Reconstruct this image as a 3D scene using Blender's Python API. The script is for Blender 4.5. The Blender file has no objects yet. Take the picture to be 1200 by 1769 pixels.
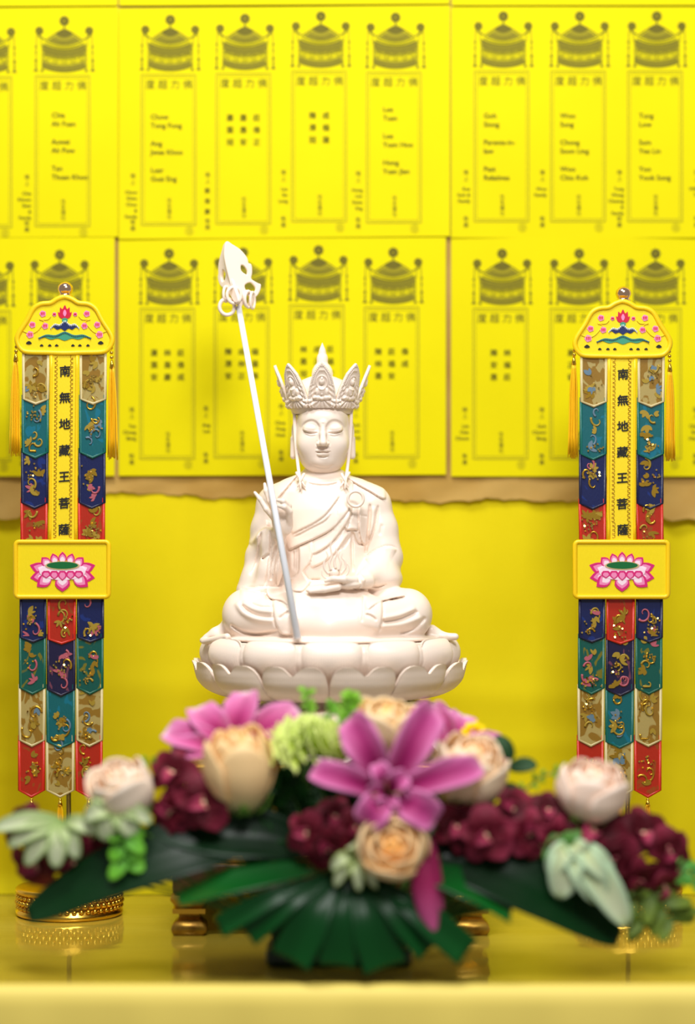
import bpy, bmesh, math, random
import numpy as np
from mathutils import Vector, Matrix

# ---------------------------------------------------------------- camera, world, lights, exposure
scene = bpy.context.scene
COL = scene.collection
FPX = 4250.0                    # focal length in photo pixels (85 mm on a 24 mm wide portrait frame)
S = 2.74 / FPX                  # metres per unit; one unit = one photo pixel at the statue's depth
TABLE_Z = -698.0                # table top below the lens axis, in units
HC = -TABLE_Z * S               # lens height above the table, metres

cam_d = bpy.data.cameras.new('camera')
cam_d.sensor_fit = 'HORIZONTAL'; cam_d.sensor_width = 24.0; cam_d.lens = 85.0
cam_d.clip_start = 0.05; cam_d.clip_end = 50
cam_d.dof.use_dof = True
cam_d.dof.focus_distance = 2.74 - 60 * S
cam_d.dof.aperture_fstop = 1.22
cam_d.dof.aperture_blades = 0
cam = bpy.data.objects.new('camera', cam_d); COL.objects.link(cam)
cam.location = (0, -2.74, HC); cam.rotation_euler = (math.pi / 2, 0, 0)
scene.camera = cam

world = bpy.data.worlds.new('room_light'); scene.world = world
world.use_nodes = True
world.node_tree.nodes['Background'].inputs[0].default_value = (1.0, 0.97, 0.93, 1)
world.node_tree.nodes['Background'].inputs[1].default_value = 0.2

def area_light(name, loc, target, size, size_y, power, color=(1, 1, 1)):
    d = bpy.data.lights.new(name, 'AREA'); d.shape = 'RECTANGLE'
    d.size = size; d.size_y = size_y; d.energy = power; d.color = color
    o = bpy.data.objects.new(name, d); COL.objects.link(o)
    o.location = loc
    o.rotation_euler = (Vector(target) - Vector(loc)).to_track_quat('-Z', 'Y').to_euler()
    return o
area_light('hall_lamp', (0.25, -1.55, 1.7), (0.0, 0.0, 0.4), 0.6, 0.4, 22, (1.0, 0.99, 0.98))
area_light('hall_lamp', (-0.35, -0.85, 2.2), (0.0, -0.05, 0.3), 0.6, 0.45, 24, (1.0, 0.985, 0.97))

vs = scene.view_settings
vs.view_transform = 'Standard'; vs.look = 'None'; vs.exposure = 0.3; vs.gamma = 1.0
vs.use_curve_mapping = False

# ---------------------------------------------------------------- helpers
rnd = random.Random(7)
ORIGIN = {}

def P(px, py, Y=0.0):
    """photo pixel at depth Y (units behind the statue's plane) -> place in units"""
    k = 1 + Y / FPX
    return ((px - 600.0) * k, Y, (884.5 - py) * k)

def M3(p):
    """units -> metres"""
    return Vector((p[0] * S, p[1] * S, p[2] * S + HC))

def tag(o, label=None, cat=None, group=None, kind=None):
    if label: o['label'] = label
    if cat: o['category'] = cat
    if group: o['group'] = group
    if kind: o['kind'] = kind
    return o

def thing(name, base, label, cat, group=None):
    """an Empty at a thing's base (units) that parents its parts"""
    o = bpy.data.objects.new(name, None); COL.objects.link(o)
    o.empty_display_size = 0.03
    o.location = M3(base); ORIGIN[o.name] = o.location.copy()
    return tag(o, label, cat, group)

def raw_mesh(name, V, F, smooth=True):
    me = bpy.data.meshes.new(name)
    V = np.asarray(V, dtype=np.float32)
    if isinstance(F, np.ndarray) and F.ndim == 2:
        n, k = F.shape
        me.vertices.add(len(V)); me.vertices.foreach_set('co', V.ravel())
        me.loops.add(n * k); me.loops.foreach_set('vertex_index', F.astype(np.int32).ravel())
        me.polygons.add(n)
        me.polygons.foreach_set('loop_start', np.arange(0, n * k, k, dtype=np.int32))
        me.update(calc_edges=True)
    else:
        me.from_pydata([tuple(map(float, v)) for v in V], [], F); me.update()
    if smooth:
        me.polygons.foreach_set('use_smooth', np.ones(len(me.polygons), dtype=bool))
    return me

def link_mesh(name, me, mat, parent=None, loc=None):
    if mat is not None and len(me.materials) == 0: me.materials.append(mat)
    o = bpy.data.objects.new(name, me); COL.objects.link(o)
    if parent is not None:
        o.parent = parent; ORIGIN[o.name] = ORIGIN[parent.name]
    if loc is not None: o.location = loc
    return o

def mesh(name, V, F, mat, parent=None, smooth=True, base=None):
    """one mesh object; V in units, in place. A child shares its thing's origin."""
    V = np.asarray(V, dtype=np.float64)
    W = V * S; W[:, 2] += HC
    if parent is not None:
        org = ORIGIN[parent.name]
    else:
        org = M3(base) if base is not None else Vector(((W[:, 0].min() + W[:, 0].max()) / 2, (W[:, 1].min() + W[:, 1].max()) / 2, W[:, 2].min()))
    W = W - np.array(org)
    o = link_mesh(name, raw_mesh(name, W, F, smooth), mat, parent)
    if parent is None:
        o.location = org; ORIGIN[o.name] = org.copy() if isinstance(org, Vector) else org
    return o

class MB:
    """collects shapes (units) into one mesh"""
    def __init__(s): s.V = []; s.F = []
    def add(s, V, F):
        n = len(s.V); s.V.extend([tuple(v) for v in V]); s.F.extend([tuple(i + n for i in f) for f in F]); return s
    def grid(s, G, closed_u=False, closed_v=False):
        nu, nv = len(G), len(G[0]); n = len(s.V)
        for r in G: s.V.extend([tuple(v) for v in r])
        for i in range(nu if closed_u else nu - 1):
            for j in range(nv if closed_v else nv - 1):
                a = n + i * nv + j; b = n + ((i + 1) % nu) * nv + j
                c = n + ((i + 1) % nu) * nv + (j + 1) % nv; d = n + i * nv + (j + 1) % nv
                s.F.append((a, b, c, d))
        return s
    def box(s, x0, x1, y0, y1, z0, z1):
        v = [(x, y, z) for x in (x0, x1) for y in (y0, y1) for z in (z0, z1)]
        return s.add(v, [(0, 1, 3, 2), (4, 6, 7, 5), (0, 4, 5, 1), (2, 3, 7, 6), (0, 2, 6, 4), (1, 5, 7, 3)])
    def lathe(s, prof, cx=0, cy=0, n=32):
        G = []
        for k in range(n):
            a = 2 * math.pi * k / n
            G.append([(cx + r * math.cos(a), cy + r * math.sin(a), z) for r, z in prof])
        return s.grid(G, closed_u=True)
    def tube(s, pts, rad, n=8, cap=True, flat=None):
        pts = [Vector(p) for p in pts]
        if not hasattr(rad, '__len__'): rad = [rad] * len(pts)
        up = Vector((0, -1, 0)); G = []
        for i, p in enumerate(pts):
            t = (pts[min(i + 1, len(pts) - 1)] - pts[max(i - 1, 0)])
            t = t.normalized() if t.length > 1e-9 else Vector((0, 0, 1))
            a = up - t * up.dot(t)
            if a.length < 1e-3: a = Vector((1, 0, 0)) - t * t.x
            a.normalize(); b = t.cross(a); up = a
            G.append([p + (a * math.cos(2 * math.pi * k / n) * (flat or 1) + b * math.sin(2 * math.pi * k / n)) * rad[i] for k in range(n)])
        n0 = len(s.V); s.grid(G, closed_v=True)
        if cap:
            s.F.append(tuple(range(n0, n0 + n))); m = n0 + (len(pts) - 1) * n; s.F.append(tuple(range(m + n - 1, m - 1, -1)))
        return s
    def ball(s, c, r, nu=12, nv=8):
        if not hasattr(r, '__len__'): r = (r, r, r)
        G = [[(c[0] + r[0] * math.sin(math.pi * j / nv) * math.cos(2 * math.pi * i / nu), c[1] + r[1] * math.sin(math.pi * j / nv) * math.sin(2 * math.pi * i / nu), c[2] + r[2] * math.cos(math.pi * j / nv)) for j in range(nv + 1)] for i in range(nu)]
        return s.grid(G, closed_u=True)
    def prism(s, pts, y0, y1):
        """an outline in (x, z) given thickness from y0 (front) to y1"""
        n = len(pts)
        V = [(p[0], y0, p[1]) for p in pts] + [(p[0], y1, p[1]) for p in pts]
        F = [tuple(range(n)), tuple(range(2 * n - 1, n - 1, -1))] + [(i, i + n, (i + 1) % n + n, (i + 1) % n) for i in range(n)]
        return s.add(V, F)
    def build(s, name, mat, parent=None, smooth=True, base=None):
        return mesh(name, s.V, s.F, mat, parent, smooth, base)

def spline(pts, n=8, closed=False):
    """Catmull-Rom through points of any dimension"""
    A = [np.array(p, dtype=float) for p in pts]; m = len(A); out = []
    if m == 2 and not closed: return [tuple(A[0] + (A[1] - A[0]) * t) for t in np.linspace(0, 1, n + 1)]
    for i in range(m if closed else m - 1):
        if closed: p0, p1, p2, p3 = A[i - 1], A[i], A[(i + 1) % m], A[(i + 2) % m]
        else: p0, p1, p2, p3 = A[max(i - 1, 0)], A[i], A[i + 1], A[min(i + 2, m - 1)]
        for k in range(n):
            t = k / n
            out.append(tuple(0.5 * (2 * p1 + (p2 - p0) * t + (2 * p0 - 5 * p1 + 4 * p2 - p3) * t * t + (3 * p1 - p0 - 3 * p2 + p3) * t ** 3)))
    if not closed: out.append(tuple(A[-1]))
    return out

def bevel_mod(o, w, seg=2):
    m = o.modifiers.new('bevel', 'BEVEL'); m.width = w * S; m.segments = seg; m.limit_method = 'ANGLE'; m.angle_limit = 0.6
    return o

# ---------------------------------------------------------------- materials
MATS = {}
def mat(name, color, rough=0.5, metal=0.0, **kw):
    if name in MATS: return MATS[name]
    m = bpy.data.materials.new(name); m.use_nodes = True
    b = m.node_tree.nodes['Principled BSDF']
    b.inputs['Base Color'].default_value = (*color, 1)
    b.inputs['Roughness'].default_value = rough
    b.inputs['Metallic'].default_value = metal
    for k, v in kw.items():
        b.inputs[k.replace('_', ' ')].default_value = v
    MATS[name] = m
    return m

def srgb(r, g, b):
    f = lambda c: c / 12.92 if c <= 0.04045 else ((c + 0.055) / 1.055) ** 2.4
    return tuple(f(c / 255.0) for c in (r, g, b))

def nodes_of(m):
    nt = m.node_tree
    return nt, nt.nodes, nt.links, nt.nodes['Principled BSDF']

def noise_mix(m, c1, c2, scale, detail=4, lo=0.35, hi=0.65, coord='Object', stretch=(1, 1, 1), bump=0.0, bump_scale=None):
    """two colours blended by a noise, with a fine relief from a second noise"""
    nt, N, L, b = nodes_of(m)
    tc = N.new('ShaderNodeTexCoord'); mp = N.new('ShaderNodeMapping'); mp.inputs['Scale'].default_value = stretch
    L.new(tc.outputs[coord], mp.inputs[0])
    n = N.new('ShaderNodeTexNoise'); n.inputs['Scale'].default_value = scale; n.inputs['Detail'].default_value = detail
    L.new(mp.outputs[0], n.inputs['Vector'])
    r = N.new('ShaderNodeValToRGB'); r.color_ramp.elements[0].position = lo; r.color_ramp.elements[1].position = hi
    r.color_ramp.elements[0].color = (*c1, 1); r.color_ramp.elements[1].color = (*c2, 1)
    L.new(n.outputs['Fac'], r.inputs[0]); L.new(r.outputs[0], b.inputs['Base Color'])
    if bump:
        n2 = N.new('ShaderNodeTexNoise'); n2.inputs['Scale'].default_value = bump_scale or scale * 6; n2.inputs['Detail'].default_value = 3
        L.new(mp.outputs[0], n2.inputs['Vector'])
        bp = N.new('ShaderNodeBump'); bp.inputs['Strength'].default_value = bump; bp.inputs['Distance'].default_value = 0.002
        L.new(n2.outputs['Fac'], bp.inputs['Height']); L.new(bp.outputs[0], b.inputs['Normal'])
    return m

# ---------------------------------------------------------------- carving helpers: smooth-blended solids turned into one surface
def smin(a, b, k):
    h = np.clip(0.5 + 0.5 * (b - a) / k, 0, 1)
    return b + (a - b) * h - k * h * (1 - h)
def smax(a, b, k): return -smin(-a, -b, k)
def ell(p, c, r, rot=None):
    q = p - np.array(c, dtype=np.float32)
    if rot is not None: q = q @ np.array(rot, dtype=np.float32)
    r = np.array(r, dtype=np.float32)
    k0 = np.sqrt(((q / r) ** 2).sum(1)); k1 = np.sqrt(((q / (r * r)) ** 2).sum(1)) + 1e-9
    return k0 * (k0 - 1) / k1
def cone(p, a, b, ra, rb):
    a = np.array(a, dtype=np.float32); b = np.array(b, dtype=np.float32); ab = b - a
    t = np.clip(((p - a) @ ab) / (ab @ ab), 0, 1)
    return np.sqrt((((p - a) - t[:, None] * ab) ** 2).sum(1)) - (ra + (rb - ra) * t)
def chain(p, pts, rads, k=3.0):
    d = None
    for i in range(len(pts) - 1):
        e = cone(p, pts[i], pts[i + 1], rads[i], rads[i + 1])
        d = e if d is None else smin(d, e, k)
    return d
def near(p, d, c, R, k):
    """indices of points where a solid inside the ball (c, R) can change the blend"""
    c = np.array(c, dtype=np.float32)
    gap = np.maximum(np.maximum(p.min(0) - c, c - p.max(0)), 0)
    if math.sqrt(float((gap ** 2).sum())) > R + k + max(float(d.max()), 0): return None
    q = p - c
    i = np.nonzero((q * q).sum(1) < (R + k + np.maximum(d, 0)) ** 2)[0]
    return i if len(i) else None
def uell(d, p, c, r, k, rot=None):
    i = near(p, d, c, max(r), k)
    if i is not None: d[i] = smin(d[i], ell(p[i], c, r, rot), k)
    return d
def uchain(d, p, pts, rads, kin, k):
    A = np.array(pts); c = (A.min(0) + A.max(0)) / 2
    i = near(p, d, c, float(np.sqrt(((A - c) ** 2).sum(1)).max()) + max(rads), k)
    if i is not None: d[i] = smin(d[i], chain(p[i], pts, rads, kin), k)
    return d
def roty(a):
    c, s = math.cos(math.radians(a)), math.sin(math.radians(a))
    return [[c, 0, -s], [0, 1, 0], [s, 0, c]]

class Relief:
    """a height map in photo pixels of carved fold lines, applied to a figure's front"""
    def __init__(s, x0, y0, x1, y1, res=2):
        s.x0, s.y0, s.res = x0, y0, res
        s.nx, s.ny = int((x1 - x0) * res), int((y1 - y0) * res)
        s.h = np.zeros((s.ny, s.nx), dtype=np.float32)
    def stroke(s, kind, pts, a, w, taper=True):
        pts = spline(pts, 5); A = np.array(pts)
        r = 4 * w + 2
        ix0 = max(int((A[:, 0].min() - r - s.x0) * s.res), 0); ix1 = min(int((A[:, 0].max() + r - s.x0) * s.res) + 1, s.nx)
        iy0 = max(int((A[:, 1].min() - r - s.y0) * s.res), 0); iy1 = min(int((A[:, 1].max() + r - s.y0) * s.res) + 1, s.ny)
        X, Y = np.meshgrid(np.arange(ix0, ix1) / s.res + s.x0, np.arange(iy0, iy1) / s.res + s.y0)
        best = np.full(X.shape, 1e9); side = np.zeros(X.shape); tt = np.zeros(X.shape)
        n = len(A) - 1
        for i in range(n):
            d = A[i + 1] - A[i]; L2 = d @ d + 1e-9
            ux, uy = X - A[i, 0], Y - A[i, 1]
            t = np.clip((ux * d[0] + uy * d[1]) / L2, 0, 1)
            dist = np.hypot(ux - t * d[0], uy - t * d[1])
            m = dist < best
            best = np.where(m, dist, best); tt = np.where(m, (i + t) / n, tt)
            side = np.where(m, d[0] * uy - d[1] * ux, side)
        env = np.clip(np.minimum(tt, 1 - tt) * 6, 0, 1) ** 0.7 if taper else 1.0
        if kind == 'g': v = -a * np.exp(-(best / w) ** 2)
        elif kind == 'r': v = a * np.exp(-(best / w) ** 2)
        else:            # step: the cloth on the drawing direction's left (seen in the photo) lies on top
            sg = 1.0 if kind == 's' else -1.0
            sd = -best * np.sign(side) * sg
            v = a * np.where(sd > -1.2, np.exp(-np.maximum(sd, 0) / (w * 1.6)) * np.clip((sd + 1.2) / 2.4, 0, 1), -0.35 * np.exp(-((sd + 1.2) / 2.0) ** 2))
        s.h[iy0:iy1, ix0:ix1] += (v * env).astype(np.float32)
    def field(s, fn):
        X, Y = np.meshgrid(np.arange(s.nx) / s.res + s.x0, np.arange(s.ny) / s.res + s.y0)
        s.h += fn(X, Y).astype(np.float32)
    def sample(s, p):
        k = 1 + p[:, 1] / FPX
        u = (p[:, 0] / k + 600.0 - s.x0) * s.res; v = (884.5 - p[:, 2] / k - s.y0) * s.res
        u = np.clip(u, 0, s.nx - 2.001); v = np.clip(v, 0, s.ny - 2.001)
        i = u.astype(np.int32); j = v.astype(np.int32); fu = u - i; fv = v - j
        h = s.h
        return (h[j, i] * (1 - fu) + h[j, i + 1] * fu) * (1 - fv) + (h[j + 1, i] * (1 - fu) + h[j + 1, i + 1] * fu) * fv

def carve(fn, lo, hi, h, B=8):
    """surface of fn < 0 inside a box (units), cell size h: sparse evaluation, then surface nets"""
    lo = np.array(lo, dtype=np.float32); hi = np.array(hi, dtype=np.float32)
    nb = np.ceil((hi - lo) / (h * B)).astype(int); n = nb * B + 1
    bx = [lo[a] + (np.arange(nb[a]) + 0.5) * B * h for a in range(3)]
    C = np.stack(np.meshgrid(*bx, indexing='ij'), -1).reshape(-1, 3).astype(np.float32)
    dc = fn(C)
    keep = np.abs(dc) < B * h * 0.87 * 1.15 + 5
    D = np.repeat(np.repeat(np.repeat(dc.reshape(nb), B, 0), B, 1), B, 2)
    D = np.pad(D, ((0, 1), (0, 1), (0, 1)), mode='edge').astype(np.float32)
    ids = np.stack(np.unravel_index(np.nonzero(keep)[0], nb), -1)
    g = np.stack(np.meshgrid(*[np.arange(B + 1)] * 3, indexing='ij'), -1).reshape(-1, 3)
    step = 300
    for s in range(0, len(ids), step):
        I = (ids[s:s + step, None, :] * B + g[None]).reshape(-1, 3)
        v = fn((lo + I * h).astype(np.float32))
        D[I[:, 0], I[:, 1], I[:, 2]] = v
    neg = D < 0
    c = np.zeros(tuple(n - 1), dtype=np.uint8)
    for a in (0, 1):
        for b in (0, 1):
            for d in (0, 1):
                c += neg[a:n[0] - 1 + a, b:n[1] - 1 + b, d:n[2] - 1 + d]
    act = np.stack(np.nonzero((c > 0) & (c < 8)), -1)
    idx = np.full(tuple(n - 1), -1, dtype=np.int32); idx[act[:, 0], act[:, 1], act[:, 2]] = np.arange(len(act))
    off = np.array([(a, b, d) for a in (0, 1) for b in (0, 1) for d in (0, 1)])
    val = np.stack([D[act[:, 0] + o[0], act[:, 1] + o[1], act[:, 2] + o[2]] for o in off], 1)
    sm = np.zeros((len(act), 3)); ct = np.zeros(len(act))
    for i in range(8):
        for j in range(i + 1, 8):
            if np.abs(off[i] - off[j]).sum() != 1: continue
            vi, vj = val[:, i], val[:, j]; m = (vi < 0) != (vj < 0)
            t = np.where(m, vi / np.where(m, vi - vj, 1), 0)
            sm += np.where(m[:, None], off[i] + t[:, None] * (off[j] - off[i]), 0); ct += m
    V = lo + (act + sm / ct[:, None]) * h
    F = []
    for ax in range(3):
        o1, o2 = [(1, 2), (2, 0), (0, 1)][ax]
        a = neg; b = np.roll(neg, -1, ax)
        m = a != b
        sl = [slice(None)] * 3; sl[ax] = slice(-1, None); m[tuple(sl)] = False
        E = np.stack(np.nonzero(m), -1)
        E = E[(E[:, o1] > 0) & (E[:, o2] > 0) & (E[:, o1] < n[o1] - 1) & (E[:, o2] < n[o2] - 1)]
        s0 = neg[E[:, 0], E[:, 1], E[:, 2]]
        def at(d1, d2):
            q = E.copy(); q[:, o1] += d1; q[:, o2] += d2
            return idx[q[:, 0], q[:, 1], q[:, 2]]
        Q = np.stack([at(-1, -1), at(0, -1), at(0, 0), at(-1, 0)], 1)
        Q[~s0] = Q[~s0][:, ::-1]
        F.append(Q)
    F = np.concatenate(F); F = F[(F >= 0).all(1)]
    return V, F

# ---------------------------------------------------------------- the room: wall, kraft paper, printed sheets, cloth, table
WALL_Y, CLOTH_Y, KRAFT_Y, SHEET_Y = 274, 266, 259, 252
plaster = noise_mix(mat('wall_plaster', (0.7, 0.66, 0.5), 0.8), srgb(214, 205, 170), srgb(226, 218, 186), 3, bump=0.05)
tag(MB().box(-1500, 1500, WALL_Y, WALL_Y + 40, TABLE_Z - 300, 1500).build('wall_back', plaster, smooth=False), kind='structure')

def wave(x, z, seed, amp):
    """gentle unevenness of hanging paper and cloth"""
    r = random.Random(seed); v = 0
    for i in range(6):
        fx, fz, ph = r.uniform(-.012, .012), r.uniform(-.012, .012), r.uniform(0, 6.28)
        v += math.sin(x * fx + z * fz + ph) / 6
    return v * amp

# yellow cloth hanging behind the statue
yc = mat('yellow_backdrop_cloth', srgb(236, 214, 30), 0.75, **{'Specular_IOR_Level': 0.1})
noise_mix(yc, srgb(224, 206, 14), srgb(233, 216, 22), 5, bump=0.12, bump_scale=420)
g = []
for i in range(61):
    x = -820 + i * 1640 / 60; row = []
    for j in range(61):
        z = 120 + (TABLE_Z + 1 - 120) * j / 60
        y = CLOTH_Y - 3 + wave(x, z * 1.6, 3, 5) - 5 * math.exp(-((z + 330 + x * .03) / 26) ** 2) * .5 - 4 * math.exp(-((z + 445 - x * .05) / 14) ** 2) * .5
        y -= max(0, (-(z) - 660)) ** 2 * .02          # flares forward where it meets the table
        row.append((x, y, z))
    g.append(row)
tag(MB().grid(g).build('backdrop_cloth', yc), 'plain yellow cloth hanging behind the statue down to the table', 'cloth')

# brown kraft backing paper with a ragged lower edge
kr = mat('brown_kraft_paper', srgb(205, 165, 75), 0.8)
noise_mix(kr, srgb(172, 132, 52), srgb(188, 152, 78), 9, bump=0.1, bump_scale=200)
edge = [(-150, 905), (0, 897), (33, 895), (60, 876), (120, 858), (190, 850), (260, 853), (330, 855), (370, 862), (430, 857), (520, 860), (600, 862), (690, 864), (760, 868), (850, 861), (950, 866), (1010, 864), (1060, 872), (1120, 884), (1160, 899), (1200, 897), (1350, 902)]
ex = np.array([e[0] for e in edge]); ey = np.array([e[1] for e in edge])
g = []
for i in range(151):
    px = -150 + i * 10; b = float(np.interp(px, ex, ey)) + 1.5 * math.sin(px * .11) + 1.0 * math.sin(px * .29)
    row = []
    for j in range(25):
        t = j / 24; py = -300 + (b + 300) * (1 - (1 - t) ** 2.2)
        cur = 6 * max(0, (py - 820) / 50) ** 2 if py > 820 else 0
        Y = KRAFT_Y + wave(px, py, 11, 1) - cur * (0.6 + .4 * math.sin(px * .017)) - (1.5 * math.sin(px * .05 + py * .1) if py > 825 else 0)
        row.append(P(px, py, Y))
    g.append(row)
tag(MB().grid(g).build('kraft_paper', kr), 'brown kraft backing paper with a ragged lower edge under the printed sheets', 'paper')

# ---- printed sheets
paper = mat('bright_yellow_paper', srgb(250, 238, 0), 0.7, **{'Specular_IOR_Level': 0.12})
noise_mix(paper, srgb(224, 211, 0), srgb(231, 219, 1), 4, bump=0.03, bump_scale=600)
ink = mat('faded_black_ink', srgb(70, 64, 8), 0.8)
ink_cp = mat('olive_drawing_ink', srgb(104, 96, 2), 0.8)
ink_md = mat('grey_print_ink', srgb(96, 88, 6), 0.8)
ink_lt = mat('pale_line_ink', srgb(150, 140, 2), 0.8)

GLYPH = {}
def glyph(text, bold=0.0, align='LEFT', res=2):
    key = (text, bold, align, res)
    if key in GLYPH: return GLYPH[key]
    cu = bpy.data.curves.new('text', 'FONT'); cu.body = text; cu.size = 1.0; cu.resolution_u = res; cu.offset = bold; cu.align_x = align
    o = bpy.data.objects.new('text', cu); COL.objects.link(o)
    dg = bpy.context.evaluated_depsgraph_get()
    me = bpy.data.meshes.new_from_object(o.evaluated_get(dg))
    V = [(v.co.x, v.co.y) for v in me.vertices]; F = [tuple(p.vertices) for p in me.polygons]
    bpy.data.objects.remove(o); bpy.data.meshes.remove(me); bpy.data.curves.remove(cu)
    GLYPH[key] = (V, F); return V, F

class Print:
    """flat print in photo pixels, laid on an uneven sheet"""
    def __init__(s, sheet_y, seed): s.V = []; s.F = []; s.sy = sheet_y; s.seed = seed
    def pt(s, x, y): s.V.append((x, y)); return len(s.V) - 1
    def poly(s, pts):
        s.F.append(tuple(s.pt(*p) for p in pts))
    def line(s, pts, w):
        pts = [np.array(p, float) for p in pts]; prev = None
        for i, p in enumerate(pts):
            t = pts[min(i + 1, len(pts) - 1)] - pts[max(i - 1, 0)]; L = math.hypot(*t) or 1; n = np.array((-t[1], t[0])) / L * w / 2
            a, b = s.pt(*(p + n)), s.pt(*(p - n))
            if prev: s.F.append((prev[0], a, b, prev[1]))
            prev = (a, b)
    def seg(s, a, b, w, n=8): s.line([(a[0] + (b[0] - a[0]) * k / n, a[1] + (b[1] - a[1]) * k / n) for k in range(n + 1)], w)
    def ring(s, x, y, r, w, n=14): s.line([(x + r * math.cos(6.2832 * k / n), y + r * math.sin(6.2832 * k / n)) for k in range(n + 1)], w)
    def text(s, txt, x, y, size, bold=0.0, align='LEFT', slant=0.0):
        V, F = glyph(txt, 0, align)
        for ox in ((-.25, .25) if bold else (0,)):
            n = len(s.V); s.V += [(x + ox + a * size, y - b * size) for a, b in V]; s.F += [tuple(i + n for i in f) for f in F]
    def build(s, name, m, parent):
        V = []
        for x, y in s.V: V.append(P(x, y, s.sy + wave(x, y, s.seed, 4.0) - 0.7))
        return mesh(name, V, s.F, m, parent, smooth=False)

def canopy(pr, cx, y0, dark):
    """the printed jewelled canopy above a plaque: hatch work and outlines (dark pass or pale pass)"""
    q = lambda x, y: (cx + x, y0 + y)
    top = lambda x: 22 + 20 * (abs(x) / 33) ** 1.2                 # roof upper curve
    if dark:
        for x, y, r in ((0, 8, 8.5), (-43, 25, 7), (43, 25, 7)):
            pr.ring(cx + x, y0 + y, r * .55, r * .8); 
            for k in range(8):
                a = k * .785; pr.seg(q(x + r * .5 * math.cos(a), y + r * .5 * math.sin(a)), q(x + r * 1.1 * math.cos(a), y + r * 1.1 * math.sin(a)), 1.6, 1)
            pr.seg(q(x, y + r), q(x, y + r + 5), 2.5, 1)
        # dark crescent of the roof and its hatch
        pr.poly([q(x, 24 + 9 * (x / 15) ** 2 * .5) for x in range(-15, 16, 3)] + [q(x, 37 - 7 * (x / 15) ** 2) for x in range(15, -16, -3)])
        for k in range(5):
            y = 36 + k * 3.4; hw = 20 + k * 4.2
            pr.line([q(x, y + 8 - 12 * (x / hw) ** 2 * (.55 + k * .06)) for x in np.linspace(-hw, hw, 13)], 1.7 if k != 2 else .8)
        pr.line([q(x, top(x)) for x in np.linspace(-34, 34, 15)], 1.8)
        # body: upper hatch, medallion row, skirt
        for k in range(22):
            x = -36 + k * 3.4; pr.seg(q(x, 52 + 8 * (1 - (x / 37) ** 2)), q(x + 3.2, 66 + 7 * (1 - (x / 37) ** 2)), 1.25, 2)
            pr.seg(q(x + 1, 74 + 7 * (1 - (x / 37) ** 2)), q(x - 1.5, 82 + 7 * (1 - (x / 37) ** 2)), 1.2, 1)
        for yy, w in ((50, 1.6), (55, .9), (59, .9), (66, 1.0), (83, 1.3), (88.5, 1.0)):
            pr.line([q(x, yy + 8 * (1 - (x / 38) ** 2)) for x in np.linspace(-38, 38, 13)], w)
        for x in (-30, -15, 0, 15, 30): pr.ring(cx + x, y0 + 69 + 7 * (1 - (x / 37) ** 2), 5.6, 1.1); pr.ring(cx + x, y0 + 69 + 7 * (1 - (x / 37) ** 2), 2.4, .9, 8)
        for k in range(30):
            x = -37 + k * 2.55; pr.seg(q(x, 83 + 8 * (1 - (x / 38) ** 2)), q(x, 89 + 8 * (1 - (x / 38) ** 2)), 1.0, 1)
        for sx in (-1, 1):
            pr.seg(q(sx * 38, 50), q(sx * 38, 92), 1.4, 3); pr.seg(q(sx * 34, 40), q(sx * 46, 32), 2.2, 2)
            pr.seg(q(sx * 48, 32), q(sx * 49, 90), 1.3, 5); pr.seg(q(sx * 40, 36), q(sx * 40, 52), 1.2, 2)
            for yy, r in ((52, 2.6), (62, 2.2), (76, 3.2), (84, 2.4), (92, 4.0)):
                pr.poly([q(sx * 49 - r, yy + r * .8), q(sx * 49, yy - r * 1.1), q(sx * 49 + r, yy + r * .8)])
            pr.poly([q(sx * 38 - 3, 96), q(sx * 38, 89), q(sx * 38 + 3, 96)])
    else:
        pr.poly([q(x, top(x) + 3) for x in range(-30, 31, 4)] + [q(x, 50 - 8 * (x / 33) ** 2) for x in range(30, -31, -4)])
        pr.poly([q(x, 50 + 8 * (1 - (x / 38) ** 2)) for x in range(-37, 38, 6)] + [q(x, 64 + 7 * (1 - (x / 38) ** 2)) for x in range(36, -38, -6)])
        pr.poly([q(x, 77 + 8 * (1 - (x / 38) ** 2)) for x in range(-37, 38, 6)] + [q(x, 88 + 8 * (1 - (x / 38) ** 2)) for x in range(36, -38, -6)])

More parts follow.
